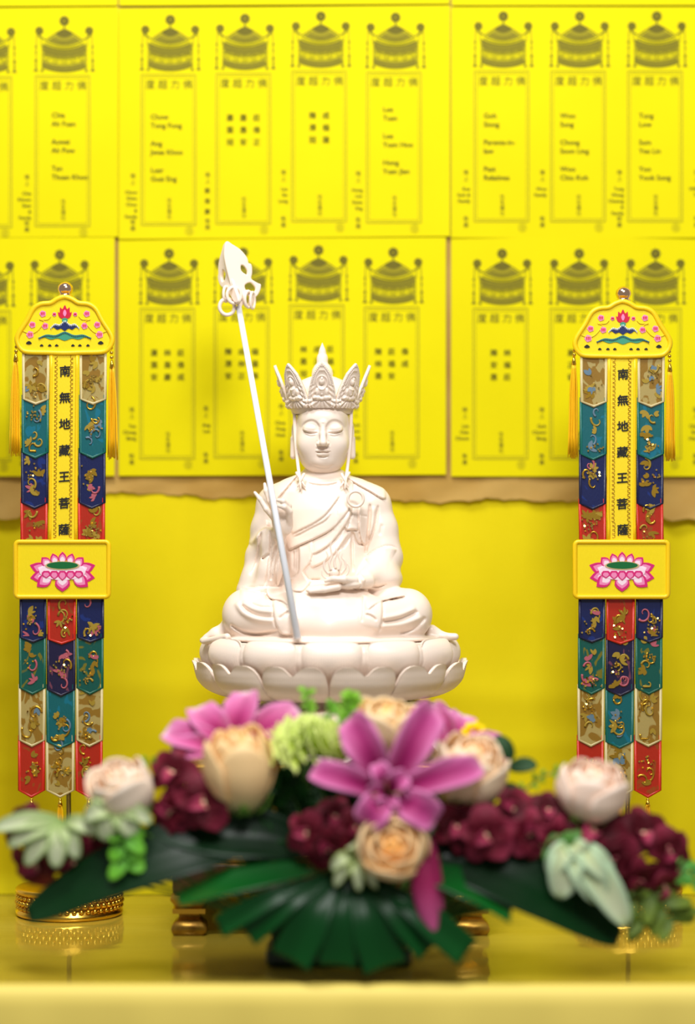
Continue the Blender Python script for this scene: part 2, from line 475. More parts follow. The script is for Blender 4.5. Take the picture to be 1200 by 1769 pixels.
def plaque(sheet, seed, cx, y0, names=None, chars=None, side=None, small=True, dx=0):
    """one memorial plaque: canopy, double frame, heading, names, footer and donor lines"""
    def new(lift=0.0):
        q = Print(SHEET_Y, seed); q.sy += lift; return q
    pr = new(); canopy(pr, cx + 3, y0, True); cp = pr.build('canopy_print', ink_cp, sheet)
    lt = new(.25); canopy(lt, cx + 3, y0, False); lt.build('canopy_tint', ink_lt, cp)
    x0, x1, t, b = cx - 47, cx + 47, y0 + 103, y0 + 363
    lt = new(.25)
    for o, w in ((0, 1.6), (4.5, .9)):
        for a, c in (((x0 + o, t + o), (x1 - o, t + o)), ((x1 - o, t + o), (x1 - o, b - o)), ((x1 - o, b - o), (x0 + o, b - o)), ((x0 + o, b - o), (x0 + o, t + o))):
            lt.seg(a, c, w, 12)
    lt.build('frame_print', ink_lt, sheet)
    pr = new()
    for k, ch in enumerate('度超力佛'):
        pr.text(ch, cx - 40 + k * 21.5, t + 23, 17)
    tag(pr.build('heading_print', ink_md, sheet), kind='stuff')
    pr = new()
    if names:
        y = t + 62 + (names[0] if isinstance(names[0], (int, float)) else 0)
        for pair in [n for n in names if not isinstance(n, (int, float))]:
            for w_ in pair: pr.text(w_, cx - 28 + dx, y + 10, 12.5, .022); y += 15
            y += 16
    if chars:
        cols = len(chars[0])
        for r, line in enumerate(chars):
            for k, ch in enumerate(line):
                if ch != ' ': pr.text(ch, cx - (cols - 1) * 11.5 - 6 + k * 23 + dx, t + 81 + r * 21, 12.5, .02)
    tag(pr.build('name_print', ink, sheet), kind='stuff')
    pr = new()
    for k, ch in enumerate('往生蓮位'): pr.text(ch, cx - 3, t + 220 + k * 9.5, 8.5)
    tag(pr.build('footer_print', ink_md, sheet), kind='stuff')
    if side:
        pr = new()
        for k, ch in enumerate('陽上'): pr.text(ch, x0 - 19, t + 178 + k * 11, 9)
        for k, w_ in enumerate(side):
            if ord(w_[0]) > 255: pr.text(w_, x0 - 20, t + 206 + k * 18, 10, .02)
            else: pr.text(w_, x0 - 7, t + 206 + k * 10.5, 8.5, .01, 'RIGHT')
        for k, ch in enumerate('敬薦'): pr.text(ch, x0 - 19, t + 258 + k * 11, 9)
        tag(pr.build('donor_print', ink_md, sheet), kind='stuff')
    lt = new(); lt.ring(cx + 36, b + 10, 6.5, 1.0); lt.ring(cx + 36, b + 10, 2.5, 1.2, 8)
    lt.build('number_print', ink_lt, sheet)

def sheet(x0, x1, y0, y1, seed, label, skew=0.0):
    g = []
    for i in range(25):
        row = []
        for j in range(19):
            u, v = i / 24, j / 18
            x = x0 + (x1 - x0) * u; y = y0 + (y1 - y0) * v + skew * (u - .5)
            row.append(P(x, y, SHEET_Y + wave(x, y, seed, 4.0)))
        g.append(row)
    mb = MB().grid(g)
    back = [[(p[0], p[1] + .6, p[2]) for p in r][::-1] for r in g]; mb.grid(back)
    return tag(mb.build('printed_sheet', paper), label, 'paper sheet', 'printed yellow sheets on the wall')

L = sheet(-260, 204, 14, 410.5, 21, 'yellow printed sheet at upper left, cut off by the photo edge', -3)
plaque(L, 21, -27, 30, names=[('Ah', 'Choy'), ('Lim', 'Ah Kow'), ('Tan', 'Mee')])
plaque(L, 21, 108, 28, names=[('Chia', 'Ah Fuan'), ('Auwai', 'Ah Pow'), ('Tan', 'Thuan Khoo')], side=['Chia', 'Khoon', 'Siew', '&', 'Family'], dx=9)
Mi = sheet(205, 777, 12, 410.5, 22, 'yellow printed sheet at upper middle with four plaques above the staff finial', -5)
plaque(Mi, 22, 291, 26, names=[5, ('Chow', 'Tong Fong'), ('Ang', 'Jwee Khoo'), ('Luar', 'Guai Eng')], side=['Chow', 'Khim', 'Choo', '&', 'Family'], dx=-3)
plaque(Mi, 22, 420, 24, chars=['蕭蕭莊', '葉惠偉', '冠安正'], side=['蔡', '偉', '慶'])
plaque(Mi, 22, 551, 20, chars=['陳成', '潭福', '冠蓮'], side=['Lau', 'Sin', 'Leng'])
plaque(Mi, 22, 680, 22, names=[-4, ('Lee', 'Tuan'), ('Lee', 'Yuen Hoo'), ('Hong', 'Yuan Jian')], side=['Hong', 'Lim', 'Swee', 'Eng'], dx=9)
Rt = sheet(779, 1350, 12, 410.5, 23, 'yellow printed sheet at upper right with three plaques in view', 0)
plaque(Rt, 23, 866, 20, names=[9, ('Goh', 'Siong'), ('Parents-in-', 'law'), ('Past', 'Relatives')], side=['Kee', 'Goh &', 'Family'], dx=-3)
plaque(Rt, 23, 998, 20, names=[9, ('Woo', 'Sung'), ('Chong', 'Soon Ling'), ('Woo', 'Chiu Koh')], side=['Woo', 'Family'], dx=-3)
plaque(Rt, 23, 1131, 20, names=[9, ('Tung', 'Low'), ('Sum', 'Yee Lin'), ('Yoo', 'Yook Song')], side=['Tung', 'Wong', 'Cheong', '&', 'Family'], dx=0)
plaque(Rt, 23, 1264, 20, names=[9, ('Lee',), ('Tan',)], side=['Willie', 'Tan'])
L2 = sheet(-260, 198, 411, 823, 24, 'yellow printed sheet at lower left, mostly behind the left banner', -2)
plaque(L2, 24, -29, 434, chars=['陳成', '潭福'])
plaque(L2, 24, 100, 432, chars=['林成福', '安正蓮'], side=['Tan', 'Lim'])
M2 = sheet(205, 770, 411, 821, 25, 'yellow printed sheet at lower middle behind the crown and staff', -2)
plaque(M2, 25, 289, 430, chars=['蕭林莊', '葉惠偉', '安慶成'], side=['Tan', 'Chong', 'Beng'])
plaque(M2, 25, 417, 428, chars=['陳成福', '潭林蓮', '安正偉'], side=['Ang', 'Lee'])
plaque(M2, 25, 547, 424, chars=['林成莊', '惠正福', '冠 安'], side=['Chua', 'Peng', 'Huat'])
plaque(M2, 25, 676, 428, chars=['陳莊偉', '林福成', '惠安 '], side=['Koh', 'Boon', 'Heng'])
R2s = sheet(779, 1350, 410, 823, 26, 'yellow printed sheet at lower right behind the right banner', 0)
plaque(R2s, 26, 864, 430, chars=['陳林', '安福', '惠莊'], side=['Lim', 'Chin', 'Choon'])
plaque(R2s, 26, 997, 430, chars=['蕭成', '正偉', '福安'], side=['Goh', 'Choon', 'Beng'])
plaque(R2s, 26, 1129, 430, chars=['林成', '惠福'], side=['Lee', 'Tan'])
plaque(R2s, 26, 1262, 430, chars=['林成', '惠福'], side=['Chua', 'Kim', 'Hock'])
sheet(-260, 203, -380, 11, 27, 'lower edge of a yellow sheet at the top left corner', -3)
sheet(206, 776, -380, 8, 28, 'lower edge of a yellow sheet along the top middle', -3)
sheet(780, 1350, -380, 9, 29, 'lower edge of a yellow sheet at the top right corner', 0)

# ---- altar table under a yellow cloth with a clear glossy cover
FRONT_Y = -622
tc_m = mat('glossy_covered_yellow_cloth', srgb(216, 192, 74), 0.5)
noise_mix(tc_m, srgb(172, 148, 34), srgb(186, 164, 54), 2.4, stretch=(1, 5, 1), bump=0.0)
nt, N, LK, b = nodes_of(tc_m)
b.inputs['Coat Weight'].default_value = 1.0; b.inputs['Coat Roughness'].default_value = 0.05; b.inputs['Coat IOR'].default_value = 1.5
tco = N.new('ShaderNodeTexCoord'); mp = N.new('ShaderNodeMapping'); mp.inputs['Scale'].default_value = (3, 14, 1); LK.new(tco.outputs['Object'], mp.inputs[0])
nz = N.new('ShaderNodeTexNoise'); nz.inputs['Scale'].default_value = 2.2; nz.inputs['Detail'].default_value = 2; LK.new(mp.outputs[0], nz.inputs['Vector'])
bp = N.new('ShaderNodeBump'); bp.inputs['Strength'].default_value = 0.25; bp.inputs['Distance'].default_value = 0.002; LK.new(nz.outputs['Fac'], bp.inputs['Height']); LK.new(bp.outputs[0], b.inputs['Coat Normal'])
cl_m = mat('pale_yellow_table_skirt', srgb(240, 216, 104), 0.6)
table = thing('altar_table', (0, -180, TABLE_Z - 20), 'low altar table with glossy yellow covered top', 'table')
MB().box(-1100, 1100, FRONT_Y + 14, WALL_Y - 2, TABLE_Z - 14, TABLE_Z).build('table_top', tc_m, table, smooth=False)
prof = [(FRONT_Y + 14, TABLE_Z - .4), (FRONT_Y + 6, TABLE_Z - 1.2), (FRONT_Y - 2, TABLE_Z - 5), (FRONT_Y - 8, TABLE_Z - 14), (FRONT_Y - 10, TABLE_Z - 30), (FRONT_Y - 11, TABLE_Z - 80), (FRONT_Y - 14, TABLE_Z - 260)]
g = []
for i in range(101):
    x = -1100 + 22 * i
    g.append([(x, y + (math.sin(x * .03) * 3 + math.sin(x * .071) * 2) * min(1, max(0, (TABLE_Z - z - 20) / 80)), z) for y, z in prof])
MB().grid(g).build('front_cloth', cl_m, table)

# ---------------------------------------------------------------- the white statue
def porcelain():
    m = mat('ivory_white_porcelain', (0.95, 0.80, 0.685), 0.36)
    nt, N, L, b = nodes_of(m)
    b.inputs['Coat Weight'].default_value = 0.15
    b.inputs['Coat Roughness'].default_value = 0.25
    return m
PORC = porcelain()
statue = thing('bodhisattva_statue', P(566, 1300, 0), 'white seated bodhisattva statue with tall crown on a lotus seat', 'statue')

def body_relief():
    R = Relief(330, 800, 810, 1120)
    st = lambda kind, pts, a, w: R.stroke(kind, pts, a * (2.6 if kind == 'g' else 2.4), w * (0.9 if kind == 'g' else 1.0))
    # mantle collar over both shoulders
    st('s', [(516, 818), (505, 830), (495, 842), (480, 860), (470, 875)][::-1], 3.2, 7)
    st('s', [(598, 823), (619, 837), (639, 848), (658, 860), (667, 861)], 2.6, 6)
    st('g', [(611, 833), (611, 850)], 1.5, 1.5)
    # neckline of the inner robe
    st('S', [(524, 826), (535, 831), (556, 833), (578, 831), (590, 826)], 2.0, 4)
    st('g', [(530, 834), (545, 838), (570, 838), (586, 833)], 1.2, 1.6)
    # sash edges across the chest
    st('s', [(505, 922), (520, 914), (540, 904), (560, 890), (578, 868), (586, 856)], 2.4, 6)
    st('s', [(506, 927), (522, 919), (541, 909), (560, 899), (572, 886)], 1.4, 4)
    st('s', [(498, 951), (520, 940), (545, 929), (572, 914), (592, 893), (606, 874)], 3.4, 8)
    st('s', [(539, 958), (556, 949), (574, 935), (595, 908), (608, 884)], 3.0, 6)
    st('s', [(537, 981), (560, 970), (580, 953), (602, 922)], 2.4, 6)
    st('S', [(575, 915), (582, 900), (584, 880)], 1.0, 3)
    # inner skirt and ribbon at the waist
    st('s', [(517, 943), (517, 970), (516, 988), (510, 997), (500, 1001)], 2.4, 5)
    st('S', [(538, 933), (538, 957), (534, 972), (524, 984), (523, 990), (530, 1000), (536, 1006)], 2.2, 5)
    st('g', [(507, 950), (507, 985)], 0.8, 2.5)
    st('g', [(512, 946), (511, 988)], 0.8, 2.0)
    st('s', [(500, 1019), (520, 1021), (530, 1012), (536, 1004)], 2.0, 5)
    st('g', [(536, 1001), (553, 1001)], 1.8, 1.5)
    # hanging tab under the ring, and the folds it pulls
    st('S', [(608, 872), (602, 900), (597, 915)], 1.6, 4)
    st('s', [(597, 916), (608, 914), (619, 915)], 2.6, 5)
    st('s', [(620, 873), (621, 900), (621, 914), (625, 934), (631, 943)], 2.0, 4)
    st('g', [(608, 917), (608, 950), (609, 988)], 3.0, 2.0)
    st('g', [(609, 919), (613, 932), (619, 940), (627, 941)], 2.2, 2.2)
    st('g', [(639, 870), (638, 898), (635, 930), (631, 957)], 2.6, 2.2)
    st('g', [(653, 873), (649, 905), (640, 930), (634, 945)], 2.4, 2.2)
    st('r', [(646, 875), (643, 905), (637, 930)], 1.2, 3.5)
    st('g', [(590, 948), (600, 935), (606, 925)], 1.4, 1.8)
    st('g', [(622, 890), (634, 892)], 0.6, 1.2)
    # sleeve on the right of the photo
    st('S', [(630, 966), (642, 956), (660, 947), (674, 945), (685, 950)], 2.6, 7)
    st('g', [(616, 1012), (631, 1011), (650, 1014), (668, 1009)], 1.6, 1.8)
    st('g', [(660, 905), (656, 925)], 0.8, 2.5)
    # sleeve on the left of the photo
    st('g', [(466, 916), (468, 940), (466, 962), (463, 988), (457, 1013)], 3.0, 2.2)
    st('g', [(477, 940), (472, 962), (468, 985), (467, 1003)], 3.2, 2.4)
    st('g', [(483, 952), (477, 972), (475, 997), (476, 1014)], 2.8, 2.2)
    st('r', [(472, 945), (468, 970), (463, 1005)], 1.2, 2.2)
    st('g', [(451, 918), (447, 947), (442, 973), (432, 994)], 2.0, 2.4)
    st('r', [(465, 902), (450, 918), (431, 940)], 1.8, 4.5)
    st('g', [(465, 957), (452, 967)], 2.6, 2.2)
    st('S', [(424, 1017), (440, 1016), (457, 1015), (476, 1015), (488, 1012)], 2.0, 5)
    st('S', [(415, 1019), (440, 1023), (461, 1027)], 2.2, 6)
    # leg on the left of the photo
    st('r', [(408, 1040), (420, 1058), (442, 1069), (472, 1073)], 3.0, 4.5)
    st('g', [(416, 1044), (430, 1057), (448, 1065), (472, 1067)], 2.2, 3.0)
    st('r', [(418, 1040), (438, 1051), (455, 1055), (472, 1056)], 2.6, 4.0)
    st('g', [(432, 1043), (450, 1049), (472, 1049)], 1.6, 2.6)
    st('g', [(398, 1079), (418, 1091), (445, 1096), (480, 1090)], 3.0, 2.4)
    # flap and apron between the knees
    st('s', [(462, 1012), (461, 1024), (469, 1034), (486, 1037), (497, 1046)], 2.6, 6)
    st('s', [(472, 1036), (473, 1060), (478, 1081), (488, 1095), (504, 1096)], 3.4, 8)
    st('g', [(481, 1069), (499, 1056)], 1.8, 2.2)
    st('S', [(659, 1034), (659, 1069), (653, 1090)], 3.4, 8)
    st('g', [(628, 1030), (628, 1055), (625, 1075)], 1.2, 2.0)
    st('s', [(634, 1054), (650, 1042), (665, 1036), (702, 1029)], 2.4, 5)
    st('g', [(631, 1061), (642, 1065), (650, 1072)], 2.0, 2.0)
    # leg on the right of the photo
    st('r', [(660, 1068), (690, 1062), (718, 1050)], 2.6, 4.0)
    st('g', [(659, 1075), (690, 1070), (722, 1056)], 2.4, 3.2)
    st('r', [(657, 1083), (695, 1079), (728, 1066)], 2.6, 4.0)
    st('g', [(690, 1094), (715, 1086), (735, 1066)], 2.2, 3.0)
    st('g', [(700, 1031), (672, 1036)], 1.5, 2.0)
    R.h = (np.tanh(R.h / 5.6) * 5.6).astype(np.float32)
    return R

def hand_up(p):
    h = smin(ell(p, P(487, 898, -96), (17, 9, 25), roty(-10)), chain(p, [P(483, 925, -88), P(488, 908, -94)], [11, 12], 4), 5)
    h = smin(h, ell(p, P(495, 905, -98), (11, 9, 19)), 4)
    for pts, r in [([P(474, 896, -98), P(460, 880, -104), P(449, 862, -102), P(440, 851, -98)], [5.6, 4.6, 4.0, 2.8]),
                   ([P(474, 884, -94), P(466, 866, -98), P(459, 848, -98), P(457, 836, -95)], [5.4, 4.6, 4.0, 2.8]),
                   ([P(480, 880, -92), P(470, 862, -92), P(462, 850, -86)], [5.4, 4.8, 3.6]),
                   ([P(498, 890, -100), P(499, 874, -112), P(489, 866, -122), P(480, 864, -116)], [5.4, 4.8, 4.3, 3.4]),
                   ([P(500, 902, -104), P(500, 884, -116), P(491, 876, -124), P(482, 874, -118)], [6.0, 5.2, 4.6, 3.6])]:
        h = smin(h, chain(p, pts, r, 2), 2.5)
    return h
def hand_rest(p):
    h = chain(p, [P(634, 1004, -100), P(612, 1006, -124)], [13, 11], 4)
    h = smin(h, ell(p, P(598, 1010, -136), (24, 14, 7.5)), 5)
    for dy, dz, xt in [(-150, 0, 536), (-143, -2, 531), (-136, -4, 533), (-129, -5, 542)]:
        h = smin(h, chain(p, [P(584, 1014 + dz, dy), P(560, 1019 + dz, dy - 2), P(xt, 1022 + dz, dy)], [6.0, 5.2, 3.2], 2), 1.5)
    h = smin(h, chain(p, [P(612, 1003, -138), P(594, 1001, -152), P(576, 1000, -154), P(562, 1004, -152)], [7.0, 6.0, 5.0, 3.2], 2), 2)
    return np.minimum(h, chain(p, [P(622, 994, -118), P(627, 1003, -130), P(622, 1014, -128)], [3.5, 4.2, 3.5], 2))
def body_fn():
    R = body_relief()
    T = [(812, 524, 592, 26, 4), (822, 512, 604, 34, 3), (834, 492, 628, 42, 0), (850, 480, 640, 50, -4), (880, 478, 646, 58, -8), (920, 484, 640, 60, -10), (960, 488, 638, 60, -10), (1000, 480, 646, 64, -8), (1040, 470, 660, 76, -6), (1090, 460, 672, 84, -6)]
    zt = np.array([884.5 - t[0] for t in T][::-1]); cx = np.array([(t[1] + t[2]) / 2 - 600 for t in T][::-1])
    hw = np.array([(t[2] - t[1]) / 2 for t in T][::-1]); hd = np.array([t[3] for t in T][::-1]); cy = np.array([t[4] for t in T][::-1])
    def f(p):
        z = p[:, 2]
        a = np.interp(z, zt, hw); b = np.interp(z, zt, hd); x0 = np.interp(z, zt, cx); y0 = np.interp(z, zt, cy)
        q = np.sqrt(((p[:, 0] - x0) / a) ** 2 + ((p[:, 1] - y0) / b) ** 2)
        d = (q - 1) * np.minimum(a, b) * 0.9
        d = np.maximum(d, z - (884.5 - 812)); d = np.maximum(d, (884.5 - 1096) - z).astype(np.float32)
        # chest and belly
        d = uell(d, p, P(558, 890, -22), (66, 46, 48), 14)
        d = uell(d, p, P(560, 970, -26), (62, 46, 46), 16)
        # neck
        d = uchain(d, p, [P(557, 800, 2), P(557, 834, 0)], [29, 33], 1, 6)
        # upper arms and shoulders
        d = uchain(d, p, [P(500, 858, 0), P(476, 872, -2), P(464, 915, -8), P(458, 965, -14)], [28, 32, 30, 30], 8, 14)
        d = uchain(d, p, [P(618, 858, 0), P(642, 872, -2), P(655, 915, -8), P(663, 962, -18)], [28, 32, 31, 31], 8, 14)
        # sleeve and forearm on the right of the photo, reaching the lap
        d = uchain(d, p, [P(664, 965, -16), P(655, 990, -45), P(632, 1000, -90)], [30, 27, 17], 10, 9)
        d = uell(d, p, P(655, 1000, -30), (40, 52, 24), 12)
        # sleeve hanging from the raised forearm
        d = uchain(d, p, [P(452, 960, -22), P(468, 935, -60), P(484, 918, -86)], [26, 22, 13], 8, 8)
        d = uchain(d, p, [P(474, 940, -66), P(466, 985, -66), P(458, 1016, -62)], [17, 20, 22], 10, 9)
        d = uchain(d, p, [P(452, 965, -24), P(446, 1000, -30), P(438, 1022, -30)], [26, 28, 30], 10, 12)
        # legs
        d = uchain(d, p, [P(520, 1058, -10), P(428, 1060, -72)], [46, 43], 10, 10)
        d = uchain(d, p, [P(610, 1058, -10), P(702, 1060, -72)], [46, 43], 10, 10)
        d = uchain(d, p, [P(426, 1066, -84), P(500, 1074, -132), P(566, 1084, -148)], [38, 30, 22], 8, 10)
        d = uchain(d, p, [P(704, 1066, -84), P(632, 1074, -132), P(566, 1084, -148)], [38, 30, 22], 8, 10)
        # apron falling between the knees
        d = uell(d, p, P(565, 1062, -96), (100, 66, 52), 10)
        # cloth spread on the seat
        d = uell(d, p, P(567, 1100, -16), (194, 168, 12), 7)
        d = uchain(d, p, [P(398, 1082, -60), P(372, 1094, -62), P(350, 1106, -60)], [14, 9, 5], 6, 12)
        d = uchain(d, p, [P(745, 1090, -50), P(766, 1100, -52), P(786, 1100, -54)], [11, 7, 6], 5, 8)
        d = uchain(d, p, [P(392, 1100, -110), P(352, 1108, -70)], [6, 5], 5, 6)
        # carved lines
        w = np.clip((20 - p[:, 1]) / 40, 0, 1)
        d = d - R.sample(p) * w
        # raised hand round the staff: palm, thumb, fingers
        i = near(p, d, P(478, 888, -100), 62, 3)
        if i is not None: d[i] = smin(d[i], hand_up(p[i]), 3.0)
        i = near(p, d, P(585, 1008, -130), 70, 3)
        if i is not None: d[i] = smin(d[i], hand_rest(p[i]), 2.0)
        d = np.maximum(d, (884.5 - 1112) - p[:, 2])
        return d
    return f

V, F = carve(body_fn(), (-275, -200, -235), (205, 165, 90), 1.65, 6)
mesh('robed_body', V, F, PORC, statue)

# ring on the chest strap, collar knots
mb = MB()
c = np.array(P(614, 862, -70))
mb.tube([tuple(c + np.array((13 * math.cos(a), -4 + 3 * math.cos(a) * 0.3, 13 * math.sin(a)))) for a in np.linspace(0, 2 * math.pi, 41)], 2.6, 8, cap=False)
mb.build('robe_ring', PORC, statue)
# flaming jewel held over the resting hand
jw = MB()
jw.ball(P(577, 990, -140), (10, 10, 10), 20, 12)
jew = jw.build('flaming_jewel', PORC, statue)
for pts, r in [([(562, 992), (553, 980), (553, 966), (560, 955), (556, 945)], 3.2), ([(568, 984), (564, 970), (569, 955), (566, 938), (568, 926)], 3.4), ([(577, 981), (574, 965), (580, 950), (577, 938)], 3.2),
               ([(584, 984), (588, 968), (583, 955), (586, 946)], 3.0), ([(588, 992), (598, 980), (597, 966), (590, 958), (592, 950)], 3.0), ([(572, 995), (560, 1001), (549, 995), (547, 984)], 2.6), ([(590, 998), (602, 992), (606, 980), (602, 970)], 2.6)]:
    q = spline([P(577 + (x - 574) * .8, 990 + (y - 990) * .85, -146) for x, y in pts], 5); r *= .85
    MB().tube(q, list(np.linspace(r, 0.7, len(q))), 8).build('flame', PORC, jew)

# ---- head
def head_fn():
    R = Relief(480, 690, 640, 835, 4)
    st = R.stroke
    for s, cx0 in ((1, 0), (-1, 0)):
        m = lambda pts: [(557.5 + s * (x - 557.5), y) for x, y in pts]
        k = 's' if s > 0 else 'S'
        # brow edge, lid crease, slit and lower lid
        st(k, m([(520, 738), (526, 729), (537, 724.5), (547, 728), (553, 738)]), 0.9, 4.5)
        st('g', m([(524, 736), (531, 729.5), (539, 728), (547, 732), (551, 739)]), 0.6, 1.8)
        st('g', m([(522.5, 743.5), (530, 747.2), (539, 748.6), (549, 747.5)]), 1.9, 1.0)
        st('r', m([(523, 741.5), (531, 744.6), (540, 745.6), (549, 745)]), 0.8, 1.2)
        st('r', m([(527, 748.5), (536, 751.4), (546, 750)]), 0.7, 1.2)
        st('g', m([(528, 751), (537, 754), (547, 752)]), 0.5, 1.2)
        st('g', m([(549, 761), (545.5, 766), (547.5, 771)]), 0.8, 1.6)
        st('g', m([(549, 771.5), (553, 772.5), (557, 774)]), 0.7, 1.4)
    st('g', [(545, 780), (551, 781.6), (558, 781.0), (564, 781.6), (571, 780)], 1.7, 1.1)
    st('r', [(548, 778), (554, 776.8), (558, 777.8), (562, 776.8), (568, 778)], 0.7, 1.5)
    st('g', [(549, 788.5), (558, 790.5), (567, 788.5)], 0.9, 1.6)
    st('g', [(540, 803), (550, 807.0), (559, 808), (568, 807.0), (577, 803)], 0.9, 1.5)
    st('g', [(556.6, 774), (557.6, 776.5)], 0.5, 1.5)
    st('r', [(557.4, 729), (557.7, 729.4)], 1.2, 1.8, taper=False)
    def f(p):
        X = 557.5
        d = ell(p, P(X, 742, 4), (49, 60, 66))
        d = smin(d, ell(p, P(X, 768, -10), (45, 47, 47)), 12)
        d = smin(d, ell(p, P(X, 790, -15), (37, 38, 29.5)), 10)
        for s in (1, -1):
            d = smin(d, ell(p, P(X + s * 23, 768, -33), (18, 17, 19)), 12)
            d = smax(d, -ell(p, P(X + s * 20, 738, -66), (15, 14, 8.5)), 8)          # socket
            d = smin(d, ell(p, P(X + s * 19.5, 741, -44), (14.5, 12.5, 9.5)), 3.0)   # lid
        # forehead kept full
        d = smin(d, ell(p, P(X, 722, -22), (40, 36, 26)), 8)
        # nose
        d = smin(d, chain(p, [P(X, 732, -57), P(X, 750, -62), P(X + 0.5, 765, -69)], [3.6, 4.6, 6.0], 3), 7)
        for s in (1, -1): d = smin(d, ell(p, P(X + s * 6.4, 767, -61), (4.6, 6, 4.2)), 4)
        # lips and chin
        d = smin(d, ell(p, P(X, 779, -55), (12, 6, 3.6)), 2.5)
        d = smin(d, ell(p, P(X, 785, -54.5), (10, 6, 4.0)), 2.5)
        d = smin(d, ell(p, P(X, 797, -44), (14, 10, 9)), 7)
        w = np.clip((-20 - p[:, 1]) / 15, 0, 1)
        d = d - R.sample(p) * w
        # ears with long lobes
        for s in (1, -1):
            e = ell(p, P(X + s * 50, 748, 4), (4.5, 10, 18))
            e = smax(e, -ell(p, P(X + s * 54, 746, 0), (3, 5.5, 11)), 2)
            e = smin(e, chain(p, [P(X + s * 51, 758, 2), P(X + s * 51, 788, 0)], [5, 5.5], 2), 3)
            d = smin(d, e, 3)
        return d
    return f
V, F = carve(head_fn(), (-105, -90, 40), (20, 78, 200), 0.9, 6)
hd = mesh('head', V, F, PORC, statue)
# ribbons that fall from the crown in front of the ears to the shoulders
for s in (1, -1):
    mb = MB(); rows = []
    path = spline([(49, 704, -14), (48.5, 740, -18), (45.5, 780, -22), (42.5, 808, -28), (40, 826, -36), (38, 836, -44)], 6)
    for dx, y, Y in path:
        rows.append([P(557.5 + s * (dx + o), y, Y + oy) for o, oy in ((-3.0, 0), (-2.2, -1.4), (0, -.6), (2.2, -1.4), (3.0, 0), (0, 1.6))])
    mb.grid(rows, closed_v=True); mb.build('hair_ribbon', PORC, statue)
    mb = MB()
    for a0, a1 in (((46, 816, -34), (30, 842, -54)), ((32, 818, -44), (44, 842, -52)), ((40, 822, -42), (38, 846, -54))):
        q = spline([P(557.5 + s * a0[0], a0[1], a0[2]), P(557.5 + s * (a0[0] * .6 + a1[0] * .4), a0[1] * .6 + a1[1] * .4, a0[2] * .5 + a1[2] * .5 - 2), P(557.5 + s * a1[0], a1[1], a1[2])], 5)
        mb.tube(q, [2.2, 2.8, 3.0, 3.0, 2.8, 2.6, 2.4, 2.2, 1.8, 1.4, .8], 6)
    mb.build('ribbon_knot', PORC, statue)

# ---- crown: band, cap, tiered topknot, eight leaves
crown = MB()
cz = lambda py: 884.5 - py
cx0 = 556.5 - 600
crown.lathe([(50, cz(716)), (52.5, cz(715)), (53.5, cz(711)), (54.5, cz(710)), (54.5, cz(703)), (53, cz(702)), (50, cz(690)), (49, cz(676)), (46, cz(666)), (38, cz(658)), (24, cz(652)), (18, cz(650)), (18.5, cz(646)), (17, cz(638)), (13, cz(631)), (10, cz(628)), (9.6, cz(625)), (9.8, cz(619)), (8.2, cz(613)), (6.6, cz(611)), (6.8, cz(609)), (5.2, cz(603)), (2.4, cz(597)), (0.2, cz(592))], cx0, 2, 56)
crown_o = crown.build('crown', PORC, statue)

